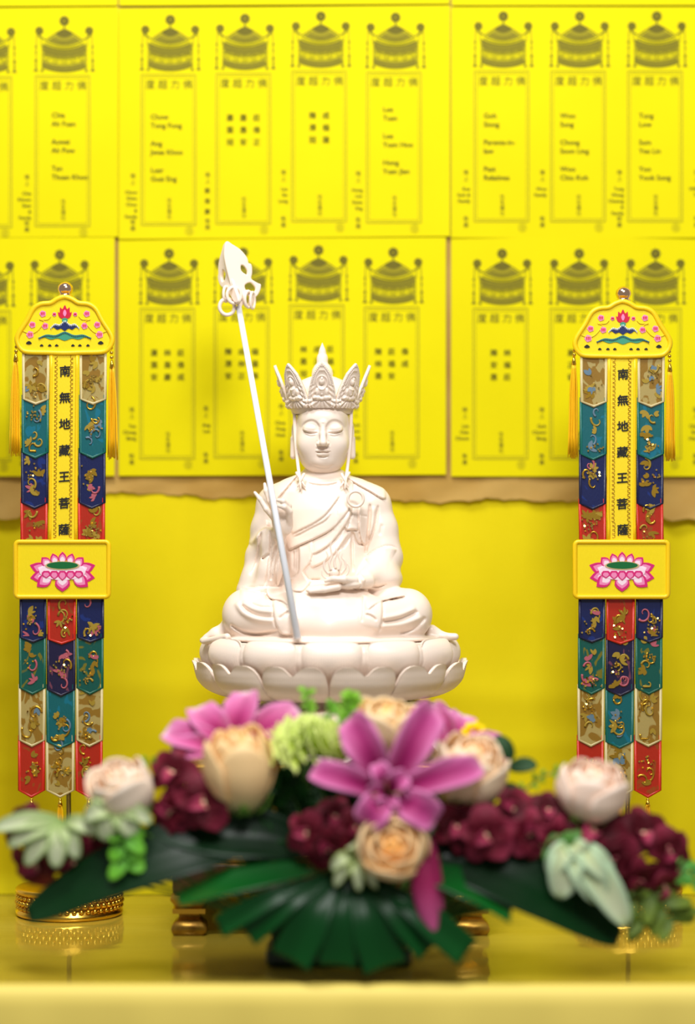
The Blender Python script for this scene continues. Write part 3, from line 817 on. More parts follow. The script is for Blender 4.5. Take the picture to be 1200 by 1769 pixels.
def leaf_mesh():
    """one crown leaf standing in local (x, z), relief towards -y"""
    NU, NV = 60, 88; H, W = 79.0, 24.0
    def outline(v):   # half width at height fraction v
        return W * np.interp(v, [0, .06, .2, .4, .6, .75, .88, .96, 1.0], [.90, 1.0, 1.0, .93, .78, .63, .36, .15, .0])
    g = []
    def blob(x, z, cx_, cz_, rx, rz, h): 
        q = 1 - ((x - cx_) / rx) ** 2 - ((z - cz_) / rz) ** 2
        return h * math.sqrt(q) if q > 0 else 0
    for i in range(NU + 1):
        row = []
        for j in range(NV + 1):
            v = j / NV; u = i / NU * 2 - 1; hw = float(outline(v)); x = u * hw; z = v * H
            e = min(hw - abs(x), (H - z) * 0.5)
            h = 1.2
            # beaded rim, inner arch
            h += 1.6 * math.exp(-((e - 2.2) / 1.5) ** 2) * (0.55 + 0.45 * math.cos(z * 2.2))
            h += 1.5 * math.exp(-((e - 6.2) / 1.3) ** 2)
            # halo, head, body, knees, lotus seat
            rr = math.hypot(x / 9.5, (z - 45) / 11.5)
            h += 1.4 * math.exp(-((rr - 1) / .14) ** 2)
            f = 0
            for b in [(0, 46, 4.8, 6.2, 5.0), (0, 51.5, 2.4, 3.2, 4.2), (0, 29, 8.6, 10.5, 5.0), (-8.5, 27, 3.4, 8, 4.2), (8.5, 27, 3.4, 8, 4.2), (-7.5, 18, 8.5, 5.0, 5.4), (7.5, 18, 8.5, 5.0, 5.4), (0, 17, 6, 4, 5.6), (0, 25, 4, 2.4, 5.8)]:
                f = max(f, blob(x, z, *b))
            f -= 0.7 * math.exp(-((abs(x) - 3 - (z - 25) * .25) / .9) ** 2) * (1 if 20 < z < 38 and abs(x) < 8 else 0)
            h += max(f, 0)
            if z < 14:      # lotus petals fanning along the foot
                a = math.atan2(x, 16 - z + 2)
                fan = abs(math.cos(a * 7.0)) ** .6
                h += 3.4 * fan * math.sqrt(max(0, 1 - ((z - 6.5) / 7.5) ** 2))
            # scrolls between figure and rim
            if 4 < z < 40 and abs(x) > 9: h += 1.0 * math.sin(z * .7 + abs(x) * .6) * math.exp(-((abs(x) - 15) / 5) ** 2)
            row.append((x, -h + 0.0022 * x * x * 2, z))
        g.append(row)
    mb = MB(); mb.grid(g)
    back = [[(x, 3.2 + 0.0044 * x * x, z) for x, _, z in r] for r in g]
    n0 = len(mb.V); mb.grid([r[::-1] for r in back][:]) 
    # rim walls
    nv = NV + 1
    for i in (0, NU):
        for j in range(NV):
            a, b = i * nv + j, i * nv + j + 1
            c_, d_ = n0 + i * nv + (NV - j), n0 + i * nv + (NV - j - 1)
            mb.F.append((a, c_, d_, b) if i else (b, d_, c_, a))
    for i in range(NU):
        a, b = i * nv, (i + 1) * nv; c_, d_ = n0 + i * nv + NV, n0 + (i + 1) * nv + NV
        mb.F.append((a, b, d_, c_))
    return raw_mesh('crown_leaf', np.array(mb.V) * S, mb.F)
LEAF = leaf_mesh(); LEAF.materials.append(PORC)
tilt = math.atan2(26, 75)
for k in range(8):
    a = k * math.pi / 4
    o = bpy.data.objects.new('crown_leaf', LEAF); COL.objects.link(o); o.parent = crown_o
    R0 = 57.0
    pos = Vector(((cx0 + R0 * math.sin(a)) * S, (2 - R0 * math.cos(a)) * S, cz(706) * S + HC)) - ORIGIN[statue.name]
    o.matrix_local = Matrix.Translation(pos) @ Matrix.Rotation(a, 4, 'Z') @ Matrix.Rotation(tilt, 4, 'X')
for k in range(8):
    a = (k + .5) * math.pi / 4
    MB().ball((cx0 + 56 * math.sin(a), 2 - 56 * math.cos(a), cz(703)), 2.2, 8, 6).build('crown_bead', PORC, crown_o)

# ---- lotus seat
seat = MB()
LX, LY = 570 - 600, -8
seat.lathe([(0, cz(1103)), (190, cz(1104)), (202, cz(1107)), (204, cz(1120)), (198, cz(1140)), (180, cz(1160)), (156, cz(1178)), (138, cz(1194)), (122, cz(1200)), (118, cz(1210)), (128, cz(1218)), (150, cz(1226)), (190, cz(1246)), (206, cz(1285)), (206, cz(1300)), (0, cz(1300))], LX, LY, 72)
seat_o = seat.build('lotus_seat', PORC, statue)

def petal_mesh(prof, half_ang, top_fn, th=5.0, ridge=0.34, nu=140, nv=40, nr=26, gather=0.25, cup=6.0, fall=4.0, name='lotus_petal'):
    """a petal on a body of revolution: prof(t) -> (radius, z); local frame faces -y"""
    out = []
    def pt(u, t, off):
        tt = t * top_fn(u)
        r, z = prof(tt)
        w = half_ang * (1 - gather * (1 - min(tt * 2.2, 1)) ** 2)
        a = u * w
        bul = cup * (1 - u * u) ** 0.7 * math.sin(math.pi * min(max(tt, 0), 1) * .86 + .25)
        rd = ridge * math.cos(u * nr * math.pi) * min(1, (1 - abs(u)) * 6) * (1 if off > 0 else 0)
        r2 = r + bul + off * th * .5 + rd - (fall * abs(u) ** 5)
        return (r2 * math.sin(a), -r2 * math.cos(a), z)
    front = [[pt(i / nu * 2 - 1, j / nv, 1) for j in range(nv + 1)] for i in range(nu + 1)]
    back = [[pt(i / nu * 2 - 1, j / nv, -1) for j in range(nv + 1)] for i in range(nu + 1)]
    mb = MB(); mb.grid(front); n0 = len(mb.V); mb.grid([r[::-1] for r in back])
    m = nv + 1
    # rounded lip joining both skins
    for i in range(nu):
        a, b = i * m + nv, (i + 1) * m + nv; c_, d_ = n0 + i * m, n0 + (i + 1) * m
        mb.F.append((b, a, c_, d_))
        mb.F.append((i * m, (i + 1) * m, n0 + (i + 1) * m + nv, n0 + i * m + nv))
    for i in (0, nu):
        for j in range(nv):
            a, b = i * m + j, i * m + j + 1; c_, d_ = n0 + i * m + nv - j, n0 + i * m + nv - j - 1
            mb.F.append((a, c_, d_, b) if i else (b, d_, c_, a))
    me = raw_mesh(name, np.array(mb.V) * S, mb.F); me.materials.append(PORC)
    return me

def curve_prof(pts):
    t = np.linspace(0, 1, len(pts)); Q = np.array(spline(pts, 10)); tq = np.linspace(0, 1, len(Q))
    return lambda x: (float(np.interp(x, tq, Q[:, 0])), float(np.interp(x, tq, Q[:, 1])))

def place_petals(me, ang0, name='lotus_petal'):
    for k in range(12):
        a = ang0 + k * math.pi / 6
        o = bpy.data.objects.new(name, me); COL.objects.link(o); o.parent = seat_o
        pos = Vector((LX * S, LY * S, HC)) - ORIGIN[statue.name]
        o.matrix_local = Matrix.Translation(pos) @ Matrix.Rotation(a, 4, 'Z')
D2 = math.pi / 180
up_prof = curve_prof([(148, cz(1190)), (176, cz(1177)), (196, cz(1160)), (209, cz(1142)), (214, cz(1124)), (211, cz(1108)), (203, cz(1097))])
upper = petal_mesh(up_prof, 14.2 * D2, lambda u: 1 - 0.06 * abs(u) ** 2 - .16 * abs(u) ** 8, nr=38, gather=.1, cup=9.0, fall=7.0)
place_petals(upper, 1.2 * D2)
gap_prof = curve_prof([(156, cz(1182)), (188, cz(1162)), (206, cz(1138)), (208, cz(1118)), (203, cz(1105))])
place_petals(petal_mesh(gap_prof, 8 * D2, lambda u: 1 - .1 * abs(u) ** 2, nu=40, nr=8, cup=1.5), 16.2 * D2, 'inner_petal')
low_prof = curve_prof([(146, cz(1203)), (178, cz(1199)), (204, cz(1188)), (219, cz(1173)), (225, cz(1159)), (229, cz(1147)), (234, cz(1138))])
heart = lambda u: float(np.interp(abs(u), [0, .06, .14, .24, .36, .5, .65, .78, .88, .95, 1], [.74, .76, .84, .93, .985, 1, .965, .88, .74, .54, .2]))
place_petals(petal_mesh(low_prof, 15.4 * D2, heart, th=7, ridge=.32, nr=38, gather=.12, cup=6.0, fall=7.0), 14.9 * D2)
inv_prof = curve_prof([(120, cz(1216)), (160, cz(1213)), (200, cz(1224)), (220, cz(1246)), (228, cz(1270)), (234, cz(1294))])
place_petals(petal_mesh(inv_prof, 14.6 * D2, lambda u: 1 - .3 * abs(u) ** 3, nr=36, gather=.3, cup=7), 0.0)

# ---------------------------------------------------------------- the staff
STAFF_A, STAFF_B = P(514, 1103, -190), P(412, 530, 10)
white_metal = mat('white_painted_rod', (0.86, 0.89, 0.95), 0.25)
staff = thing('ringed_staff', STAFF_A, 'long thin white staff with a ringed finial, leaning against the statue', 'staff')
sa, sb = Vector(STAFF_A), Vector(STAFF_B)
MB().tube([sa, sa.lerp(sb, .5), sb], [5.8, 5.4, 5.0], 16).build('shaft', white_metal, staff)
# finial: pierced pointed leaf crossing a second one, pendant rings
def px_poly(pts, Y): return [P(x, y, Y) for x, y in pts]
def fin_plate(outline, holes, Yc, th, yaw, axis_px, name):
    """pierced plate: outline and holes as tubes of a lattice plus a solid core between them"""
    oc = spline(outline, 6, closed=True)
    bm_c = bpy.data.curves.new(name, 'CURVE'); bm_c.dimensions = '2D'; bm_c.fill_mode = 'BOTH'
    bm_c.extrude = th * S; bm_c.bevel_depth = 1.8 * S; bm_c.bevel_resolution = 2; bm_c.resolution_u = 1
    for poly in [oc] + [spline(h, 6, closed=True) for h in holes]:
        sp = bm_c.splines.new('POLY'); sp.points.add(len(poly) - 1); sp.use_cyclic_u = True
        for q, (x, y) in zip(sp.points, poly): q.co = ((x - axis_px[0]) * S / math.cos(yaw), -(y - axis_px[1]) * S, 0, 1)
    tmp = bpy.data.objects.new(name, bm_c); COL.objects.link(tmp)
    dg = bpy.context.evaluated_depsgraph_get()
    me = bpy.data.meshes.new_from_object(tmp.evaluated_get(dg)); bpy.data.objects.remove(tmp)
    me.materials.clear(); me.materials.append(PORC)
    o = bpy.data.objects.new(name, me); COL.objects.link(o); o.parent = staff
    pos = M3(P(*axis_px, Yc)) - ORIGIN[staff.name]
    o.matrix_local = Matrix.Translation(pos) @ Matrix.Rotation(yaw, 4, 'Z') @ Matrix.Rotation(math.pi / 2, 4, 'X')
    return o
fin_plate([(391, 420), (400, 424), (414, 433), (424, 445), (427, 455), (432, 458), (433, 470), (432, 482), (444, 490), (448, 492), (446, 502), (440, 511), (432, 512), (424, 506), (420, 516), (414, 530), (405, 512), (396, 480), (390, 455), (388, 438)],
          [[(414, 458), (420, 457), (427, 466), (426, 476), (415, 469)], [(421, 491), (432, 486), (441, 495), (440, 504), (430, 506), (422, 501)]], 8, 1.6, 0.3, (408, 470), 'finial_plate')
fin_plate([(391, 421), (384, 436), (379, 455), (379, 470), (378, 478), (382, 490), (390, 498), (398, 506), (408, 522), (414, 520), (404, 490), (396, 460)],
          [[(386, 463), (392, 471), (391, 483), (385, 487), (382, 476)]], 12, 1.6, -0.9, (396, 470), 'finial_plate')
def ring(cx_, cy_, rx, ry, Y, tilt_, r=2.6):
    c_ = np.array(P(cx_, cy_, Y)); mb = MB(); pts = []
    for a in np.linspace(0, 2 * math.pi, 33):
        x, z = rx * math.cos(a), ry * math.sin(a)
        pts.append(tuple(c_ + np.array((x * math.cos(tilt_), x * math.sin(tilt_), z))))
    mb.tube(pts, r, 8, cap=False); mb.build('pendant_ring', PORC, staff)
ring(404, 510, 12.5, 14, 0, .35, 3.0)
ring(392, 530, 13, 14, 6, .2, 3.4)
ring(390, 508, 7, 13, 8, 1.0, 2.6)
ring(429, 517, 9, 14, 6, .9, 2.6)
ring(436, 519, 8, 14, 10, 1.15, 2.6)
ring(426, 516, 9, 13, 14, 1.0, 2.4)

# ---------------------------------------------------------------- stand under the statue
gold = mat('polished_gold', srgb(232, 186, 70), 0.22, 1.0)
gold_dk = noise_mix(mat('carved_gilt_wood', srgb(190, 150, 50), 0.35, 0.7), srgb(120, 84, 20), srgb(206, 164, 60), 30, bump=0.3, bump_scale=60)
darkwood = noise_mix(mat('dark_lacquered_wood', srgb(70, 46, 20), 0.3), srgb(58, 36, 14), srgb(92, 62, 26), 12, stretch=(1, 1, 6))
stand = thing('statue_stand', (-28, 0, TABLE_Z), 'dark and gilt footed wooden stand carrying the white statue', 'stand')
SX, SYh = -28, 205
def sbox(name, hx, hy, z0, z1, m, bw=3):
    o = MB().box(SX - hx, SX + hx, -hy, hy, z0, z1).build(name, m, stand, smooth=False); return bevel_mod(o, bw)
ZS = 884.5 - 1300
sbox('top_slab', 260, SYh, ZS - 14, ZS, gold_dk, 4)
sbox('top_moulding', 256, SYh - 8, ZS - 26, ZS - 14, darkwood, 3)
sbox('waist', 236, SYh - 26, ZS - 150, ZS - 26, darkwood, 2)
for k in range(5):
    x = SX - 184 + k * 92
    o = MB().box(x - 36, x + 36, -(SYh - 26) - 4, -(SYh - 26) + 2, ZS - 136, ZS - 44).build('waist_panel', gold_dk, stand, smooth=False); bevel_mod(o, 3)
sbox('lower_moulding', 252, SYh - 10, ZS - 164, ZS - 150, gold_dk, 4)
sbox('lower_slab', 260, SYh, ZS - 212, ZS - 164, darkwood, 4)
for sx in (-1, 1):
    for sy in (-1, 1):
        prof = spline([(0, 0), (6, -10), (-2, -24), (-8, -40), (2, -52), (4, -62), (0, -70)], 4)
        cx_, cy_ = SX + sx * 233, sy * (SYh - 32)
        z0 = ZS - 212; k = (z0 - TABLE_Z) / 70.0
        G = []
        for o, z in prof:
            h = 25 + o
            G.append([(cx_ + a * h, cy_ + c * h, z0 + z * k) for a, c in ((-1, -.85), (-.85, -1), (.85, -1), (1, -.85), (1, .85), (.85, 1), (-.85, 1), (-1, .85))])
        mb = MB().grid(G, closed_v=True); n = len(mb.V); mb.F.append(tuple(range(n - 8, n))); mb.F.append(tuple(range(7, -1, -1)))
        ft = mb.build('foot', gold_dk, stand)
        MB().box(cx_ - 27, cx_ + 27, cy_ - 27, cy_ + 27, z0 - 34 * k, z0 - 26 * k).build('foot_band', gold, ft, smooth=False)

# ---------------------------------------------------------------- two embroidered banners on stands
def satin(name, c, rough=0.45):
    m = mat(name, c, rough)
    nt, N, LK, b = nodes_of(m)
    tc = N.new('ShaderNodeTexCoord'); mp = N.new('ShaderNodeMapping'); mp.inputs['Scale'].default_value = (900, 900, 260); LK.new(tc.outputs['Object'], mp.inputs[0])
    nz = N.new('ShaderNodeTexNoise'); nz.inputs['Scale'].default_value = 1.0; LK.new(mp.outputs[0], nz.inputs['Vector'])
    bp = N.new('ShaderNodeBump'); bp.inputs['Strength'].default_value = 0.25; bp.inputs['Distance'].default_value = 0.0006
    LK.new(nz.outputs['Fac'], bp.inputs['Height']); LK.new(bp.outputs[0], b.inputs['Normal'])
    return m
def brocade(name, base, thread, seed, amount=.56, rough=.42):
    """satin with woven leaf-like patches of another thread"""
    m = satin(name, base, rough)
    nt, N, LK, b = nodes_of(m)
    tc = N.new('ShaderNodeTexCoord'); mp = N.new('ShaderNodeMapping'); mp.inputs['Location'].default_value = (seed * 3.1, seed, seed * 1.7)
    mp.inputs['Scale'].default_value = (1, .2, .7); LK.new(tc.outputs['Object'], mp.inputs[0])
    n1 = N.new('ShaderNodeTexNoise'); n1.inputs['Scale'].default_value = 38; n1.inputs['Detail'].default_value = 1.5; n1.inputs['Distortion'].default_value = 2.6
    LK.new(mp.outputs[0], n1.inputs['Vector'])
    r = N.new('ShaderNodeValToRGB'); e = r.color_ramp.elements
    e[0].position = amount; e[0].color = (0, 0, 0, 1); e[1].position = amount + .03; e[1].color = (1, 1, 1, 1)
    LK.new(n1.outputs['Fac'], r.inputs[0])
    mx = N.new('ShaderNodeMix'); mx.data_type = 'RGBA'; mx.inputs[6].default_value = (*base, 1); mx.inputs[7].default_value = (*thread, 1)
    LK.new(r.outputs[0], mx.inputs[0]); LK.new(mx.outputs[2], b.inputs['Base Color'])
    return m
BC = {'tan': srgb(170, 150, 88), 'teal': srgb(0, 92, 98), 'navy': srgb(8, 22, 76), 'red': srgb(172, 34, 6), 'green': srgb(0, 80, 70), 'purple': srgb(22, 16, 56)}
RIM = {'tan': srgb(200, 184, 132), 'teal': srgb(0, 96, 86), 'navy': srgb(8, 14, 58), 'red': srgb(196, 34, 10), 'green': srgb(0, 88, 68), 'purple': srgb(18, 10, 48)}
TH = {'tan': srgb(140, 104, 26), 'teal': srgb(0, 106, 128), 'navy': srgb(14, 40, 110), 'red': srgb(150, 66, 12), 'green': srgb(112, 106, 24), 'purple': srgb(108, 56, 76)}
rim_m = {k: satin(k + '_satin_binding', RIM[k], .4) for k in RIM}
gold_th = mat('gold_metal_thread', srgb(214, 170, 60), 0.28, 0.85)
dull_th = mat('old_gold_embroidery_thread', srgb(168, 140, 44), 0.5, 0.25)
rose_th = mat('rose_embroidery_thread', srgb(176, 86, 100), 0.5)
blue_th = mat('pale_blue_embroidery_thread', srgb(96, 122, 140), 0.5)
sequin_m = mat('gold_sequin', srgb(255, 214, 110), 0.12, 1.0)
yel_b = satin('golden_yellow_binding', srgb(252, 206, 0), .45)
yel_f = satin('yellow_banner_satin', srgb(244, 218, 10), .4)
yel_c = satin('yellow_strip_satin', srgb(246, 216, 24), .45)
blk = mat('black_embroidery_thread', (0.006, 0.006, 0.006), 0.7)
thread_y = mat('yellow_tassel_thread', srgb(255, 200, 0), 0.5)
pole_m = mat('grey_steel_pole', srgb(120, 116, 104), 0.35, 0.6)
pink1 = mat('magenta_silk', srgb(214, 34, 118), 0.4); pink2 = mat('pink_silk', srgb(240, 140, 186), 0.4); pink3 = mat('pale_pink_silk', srgb(250, 222, 236), 0.4)
grn = mat('green_silk', srgb(8, 104, 50), 0.4); grn2 = mat('sea_green_silk', srgb(60, 150, 120), 0.45); nvy = mat('navy_silk', srgb(24, 40, 96), 0.4); wht = mat('white_silk', srgb(226, 232, 238), 0.45)
crim = mat('crimson_silk', srgb(206, 22, 60), 0.4)

def banner(label, mapx, mapy, pole_px, base_py, seed, kinds_dx=0):
    rr = random.Random(seed)
    YB = -20.0
    Q = lambda x, y, Y=YB: P(mapx(x, y), mapy(y), Y)
    root = thing('embroidered_banner', P(mapx(pole_px, 1500), base_py, 20)[:2] + (TABLE_Z,), label, 'banner', 'pair of embroidered banners on stands')
    # stand
    bx, by = P(mapx(pole_px, 1500), base_py, 20)[:2]
    H = 50
    MB().lathe([(0, TABLE_Z + .2), (90, TABLE_Z + .2), (93, TABLE_Z + 4), (93, TABLE_Z + 9), (88, TABLE_Z + 12), (88, TABLE_Z + H - 12), (93, TABLE_Z + H - 9), (93, TABLE_Z + H - 3), (89, TABLE_Z + H), (60, TABLE_Z + H + 3), (16, TABLE_Z + H + 6), (12, TABLE_Z + H + 16), (0, TABLE_Z + H + 18)], bx, by, 64).build('stand_base', gold, root)
    mb = MB()
    for k in range(46):
        a = k * 2 * math.pi / 46
        for z, r in ((16, 4.2), (25, 5.2), (34, 4.2)):
            a2 = a + (.07 if z == 25 else 0)
            mb.ball((bx + 89 * math.cos(a2), by + 89 * math.sin(a2), TABLE_Z + z), (r * 1.1, r * 1.1, r), 8, 6)
    tag(mb.build('base_relief', gold, root), kind='stuff')
    top = Q(111.5, 512, 0)
    MB().tube([(bx, by, TABLE_Z + 40), (bx * .5 + top[0] * .5, by * .4, (TABLE_Z + top[2]) / 2), (top[0], 4, top[2])], 4.2, 12).build('pole', pole_m, root)
    c = Q(113, 500, 0); fz = c[2]
    MB().lathe([(0, fz - 17), (10, fz - 16), (13, fz - 13), (12, fz - 10), (9, fz - 8), (11.5, fz - 6), (13.6, fz), (12.4, fz + 6), (8, fz + 11), (3, fz + 13), (0, fz + 13.4)], c[0], 0, 24).build('finial', mat('rose_gold_ball', srgb(246, 205, 170), 0.12, 1.0), root)
    # header
    half = [(0, 513), (13, 517), (24, 523.5), (41, 525.5), (54, 534), (65, 554), (79, 576), (82, 589), (76, 602), (64, 608), (30, 609), (0, 610)]
    out = [(111.5 + x, y) for x, y in half] + [(111.5 - x, y) for x, y in half[-2:0:-1]]
    oc = spline(out, 4, closed=True)
    hd = [(Q(x, y)[0], Q(x, y)[2]) for x, y in oc]
    head = MB().prism(hd, YB, YB + 5).build('banner_head', yel_f, root, smooth=False)
    MB().tube([(x, YB, z) for x, z in hd] + [(hd[0][0], YB, hd[0][1])], 4.4, 8, cap=False, flat=.8).build('head_binding', yel_b, head)
    def blob(pts, m, name, par, lift=1.2, n=4, w=None):
        o = [(Q(x, y)[0], Q(x, y)[2]) for x, y in (spline(pts, n, closed=True) if n else pts)]
        return MB().prism(o, YB - lift, YB).build(name, m, par, smooth=False)
    # flaming lotus jewel
    blob([(112, 527), (116, 534), (120, 531), (121, 540), (124, 539), (121, 548), (112, 551), (103, 548), (100, 539), (103, 540), (104, 531), (108, 534)], crim, 'flame_emblem', head)
    blob([(112, 535), (115, 541), (112, 547), (109, 541)], pink2, 'flame_core', head, 1.8)
    blob([(112, 549), (117, 552), (115, 556), (109, 556), (107, 552)], grn2, 'flame_foot', head, 1.6)
    # rock and wave bands as fans of stitches
    for (y0, hw, hh, ma, mb_, nm) in ((566, 25, 8, nvy, wht, 'rock_band'), (583, 46, 7, grn2, nvy, 'wave_band')):
        tip = lambda u: y0 - hh * (1.25 - abs(u) * 1.1 + .25 * math.cos(u * 9))
        pts = [(112 + hw * u, tip(u)) for u in np.linspace(-1, 1, 25)] + [(112 + hw * u, y0 + 4 - 4 * abs(u) + 1.5 * math.cos(u * 12)) for u in np.linspace(1, -1, 25)]
        blob(pts, ma, nm, head, 1.2, 0)
        st_ = MB()
        for u in np.linspace(-.95, .95, int(hw * .8)):
            a = Q(112 + hw * u, tip(u) + (1 if nm == 'wave_band' else -1), YB - 1.4); b_ = Q(112 + hw * u * 1.02, tip(u) + (4 if nm == 'wave_band' else 3), YB - 1.6)
            st_.tube([a, b_], .75, 4)
        tag(st_.build('stitches', mb_, head), kind='stuff')
    for (x, y) in ((112 - 38, 542), (112 + 38, 542), (112 - 18, 543), (112 + 18, 543), (112 - 56, 561), (112 + 56, 561), (112 - 34, 563), (112 + 34, 563), (112 - 60, 578), (112 + 60, 578)):
        r = 5.6 if abs(x - 112) > 59 else (5.0 if abs(x - 112) > 25 else 3.2)
        fl = blob([(x + r * (1 + .18 * (k % 2)) * math.cos(k * .628), y + r * (1 + .18 * (k % 2)) * math.sin(k * .628)) for k in range(10)], pink2, 'embroidered_blossom', head, 1.2, 2)
        for k in range(3): blob([(x - r * .5 + k * r * .5 - .9, y - r * .5), (x - r * .5 + k * r * .5 + .9, y - r * .5), (x - r * .5 + k * r * .5 + .6, y + r * .5), (x - r * .5 + k * r * .5 - .6, y + r * .5)], crim, 'petal_stitch', fl, 1.8, 0)
    for x in (-62, -40, -26, -14, 14, 26, 40, 62):
        r = 5 if abs(x) > 60 else 3.2; y = 592 if abs(x) > 60 else 596.5
        blob([(112 + x - r, y + 1), (112 + x, y - r * .6), (112 + x + r, y + 1), (112 + x, y + r * .6)], blk, 'leaf_stitch', head)
    for s in (-1, 1):   # pale contour lines
        mb = MB(); mb.tube([Q(112 + s * x, y, YB - .8) for x, y in spline([(72, 572), (60, 576), (48, 572), (36, 556), (44, 552), (30, 552), (24, 546)], 4)], .8, 5)
        mb.build('contour_cord', yel_b, head)
    # ---- tabs
    def tab(x0, x1, y0, y1, tip, col, order, smn, first=False):
        """one pointed cloth tab: field, binding and its embroidery"""
        lift = YB + 3 + order * .9
        sk = -0.012
        rect = [(x0, y0), (x1, y0), (x1, y1), ((x0 + x1) / 2, tip), (x0, y1)]
        o = [(Q(x, y)[0], Q(x, y)[2]) for x, y in rect]
        fm = brocade('%s_brocade_%d' % (col, smn % 4), BC[col], TH[col], smn % 4, .60 if col not in ('tan',) else .50)
        t = MB().prism(o, lift - .8, lift + .6).build('cloth_tab', fm, root, smooth=False)
        bd = [(x0 + 2, y0), (x0 + 2, y1 - 1), ((x0 + x1) / 2, tip - 2.4), (x1 - 2, y1 - 1), (x1 - 2, y0)]
        MB().tube([Q(x, y, lift - 1) for x, y in bd], 2.6, 6, flat=.6).build('binding', rim_m[col], t)
        # scrolls and leaves
        xc, w = (x0 + x1) / 2, (x1 - x0) / 2 - 7
        th = {'tan': [dull_th, gold_th, dull_th, gold_th, blue_th], 'teal': [gold_th, dull_th, gold_th, dull_th, blue_th], 'navy': [gold_th, dull_th, rose_th], 'red': [gold_th, dull_th, gold_th], 'green': [dull_th, gold_th, rose_th], 'purple': [rose_th, gold_th, dull_th]}[col]
        hgt = y1 - y0 - 16
        rnd_ = random.Random(smn * 17 + 3)
        for k in range(rnd_.choice((5, 6, 7, 8))):
            cx_, cy_ = xc + rnd_.uniform(-.6, .6) * w, y0 + 12 + rnd_.uniform(.05, .98) * hgt
            m = rnd_.choice(th); kind = rnd_.random()
            if kind < .42:      # spiral scroll
                a0, tn, sg, R0 = rnd_.uniform(0, 6.28), rnd_.uniform(3.2, 6.2), rnd_.choice((-1, 1)), rnd_.uniform(7, 13)
                pts = []
                for q_ in range(22):
                    f = q_ / 21; r_ = R0 * (1 - f * .85); a = a0 + sg * f * tn
                    x = min(max(cx_ + r_ * math.cos(a), x0 + 5), x1 - 5); y = min(max(cy_ + r_ * 1.2 * math.sin(a), y0 + 4), y1 - 3)
                    pts.append(Q(x, y, lift - 1.3 - k * .15))
                MB().tube(pts, list(np.linspace(2.2, .7, 22)), 5, flat=.5).build('scroll_embroidery', m, t)
            else:               # leaf spray
                a0 = rnd_.uniform(0, 6.28); mb = MB()
                for q_ in range(rnd_.choice((2, 3, 4))):
                    a = a0 + q_ * .75; ln = rnd_.uniform(8, 17); wd = rnd_.uniform(1.8, 4.0); dx_, dy_ = math.cos(a), math.sin(a)
                    poly = []
                    for f in np.linspace(0, 1, 9): poly.append((f, wd * math.sin(math.pi * f) ** .8))
                    ring_ = [(cx_ + dx_ * f * ln - dy_ * v, cy_ + dy_ * f * ln + dx_ * v) for f, v in poly] + [(cx_ + dx_ * f * ln + dy_ * v, cy_ + dy_ * f * ln - dx_ * v) for f, v in poly[-2:0:-1]]
                    ring_ = [(min(max(x, x0 + 5), x1 - 5), min(max(y, y0 + 4), y1 - 3)) for x, y in ring_]
                    pr_ = MB().prism([(Q(x, y)[0], Q(x, y)[2]) for x, y in ring_], lift - 1.5 - k * .17 - q_ * .04, lift - .8); mb.add(pr_.V, pr_.F)
                tag(mb.build('leaf_embroidery', m, t, smooth=False), kind='stuff')
        sq = MB(); ns = rnd_.choice((4, 8, 12, 16, 20))
        cx_, cy_ = xc + rnd_.uniform(-.4, .4) * w, y0 + 14 + rnd_.uniform(.2, .9) * hgt
        for k in range(ns):
            x = min(max(cx_ + rnd_.gauss(0, 7), x0 + 6), x1 - 6); y = min(max(cy_ + rnd_.gauss(0, 7), y0 + 5), y1 - 4); p = Q(x, y, lift - 3.0)
            sq.tube([(p[0] + rnd_.uniform(-.4, .4), p[1] - .5, p[2] + rnd_.uniform(-.5, .5)), (p[0], p[1] + .5, p[2])], 1.6, 8)
        if ns: tag(sq.build('sequins', sequin_m, t, smooth=False), kind='stuff')
        return t
    for (x0, x1, off) in ((38.5, 85, 0), (137.5, 184, 1)):
        for i, (col, y0, y1, tip) in enumerate((('tan', 606, 690, 700), ('teal', 682, 782, 793), ('navy', 774, 869, 880), ('red', 860, 945, 950))):
            tab(x0 - i * 1.0, x1 - i * 1.0, y0, y1, tip, col, i, seed * 31 + i * 5 + off * 2)
    low = (('L', 34, 80, ('navy', 'green', 'tan', 'red')), ('C', 82, 131, ('red', 'purple', 'teal', 'tan')), ('R', 133, 179.5, ('navy', 'green', 'tan', 'red')))
    for nm, x0, x1, cols in low:
        d = 3 if nm == 'C' else 0
        for i, (col, y0, y1, tip) in enumerate(zip(cols, (1026, 1095, 1182, 1270), (1102 + d, 1189 + d, 1279 + d, 1366), (1111 + d, 1201 + d, 1291 + d, 1379))):
            tab(x0 - i * .9, x1 - i * .9, y0, y1, tip, col, i + (.4 if nm == 'C' else 0), seed * 13 + i * 7 + ord(nm))
        # tassel at the tip
        xt = (x0 + x1) / 2 - 2.7
        tassel(root, lambda x, y, Y: Q(x, y, Y), xt, 1380, 1390, 1462, 6.5, YB + 5, rr, beads=False)
    # ---- centre strip with the seven embroidered characters
    rect = [(86, 606), (135.5, 606), (133, 945), (83.5, 945)]
    strip = MB().prism([(Q(x, y)[0], Q(x, y)[2]) for x, y in rect], YB + .4, YB + 2.4).build('centre_strip', yel_c, root, smooth=False)
    for s_ in (0, 1):
        xs = (88.6, 133) if True else 0
        x = xs[s_]
        MB().tube([Q(x - (y - 606) * .0074, y, YB + .2) for y in np.linspace(608, 940, 12)], 2.8, 6, flat=.5).build('strip_binding', yel_b, strip)
    zz = MB()
    for s_ in (0, 1):
        for k in range(44):
            y = 616 + k * 7.2; x = (96 if s_ == 0 else 125) - (y - 606) * .0074
            pts = [Q(x + 3.2 * math.cos(a + s_ * 3.14), y + 2.8 * math.sin(a), YB - .2) for a in np.linspace(-2, 2, 7)]
            zz.tube(pts, .65, 4)
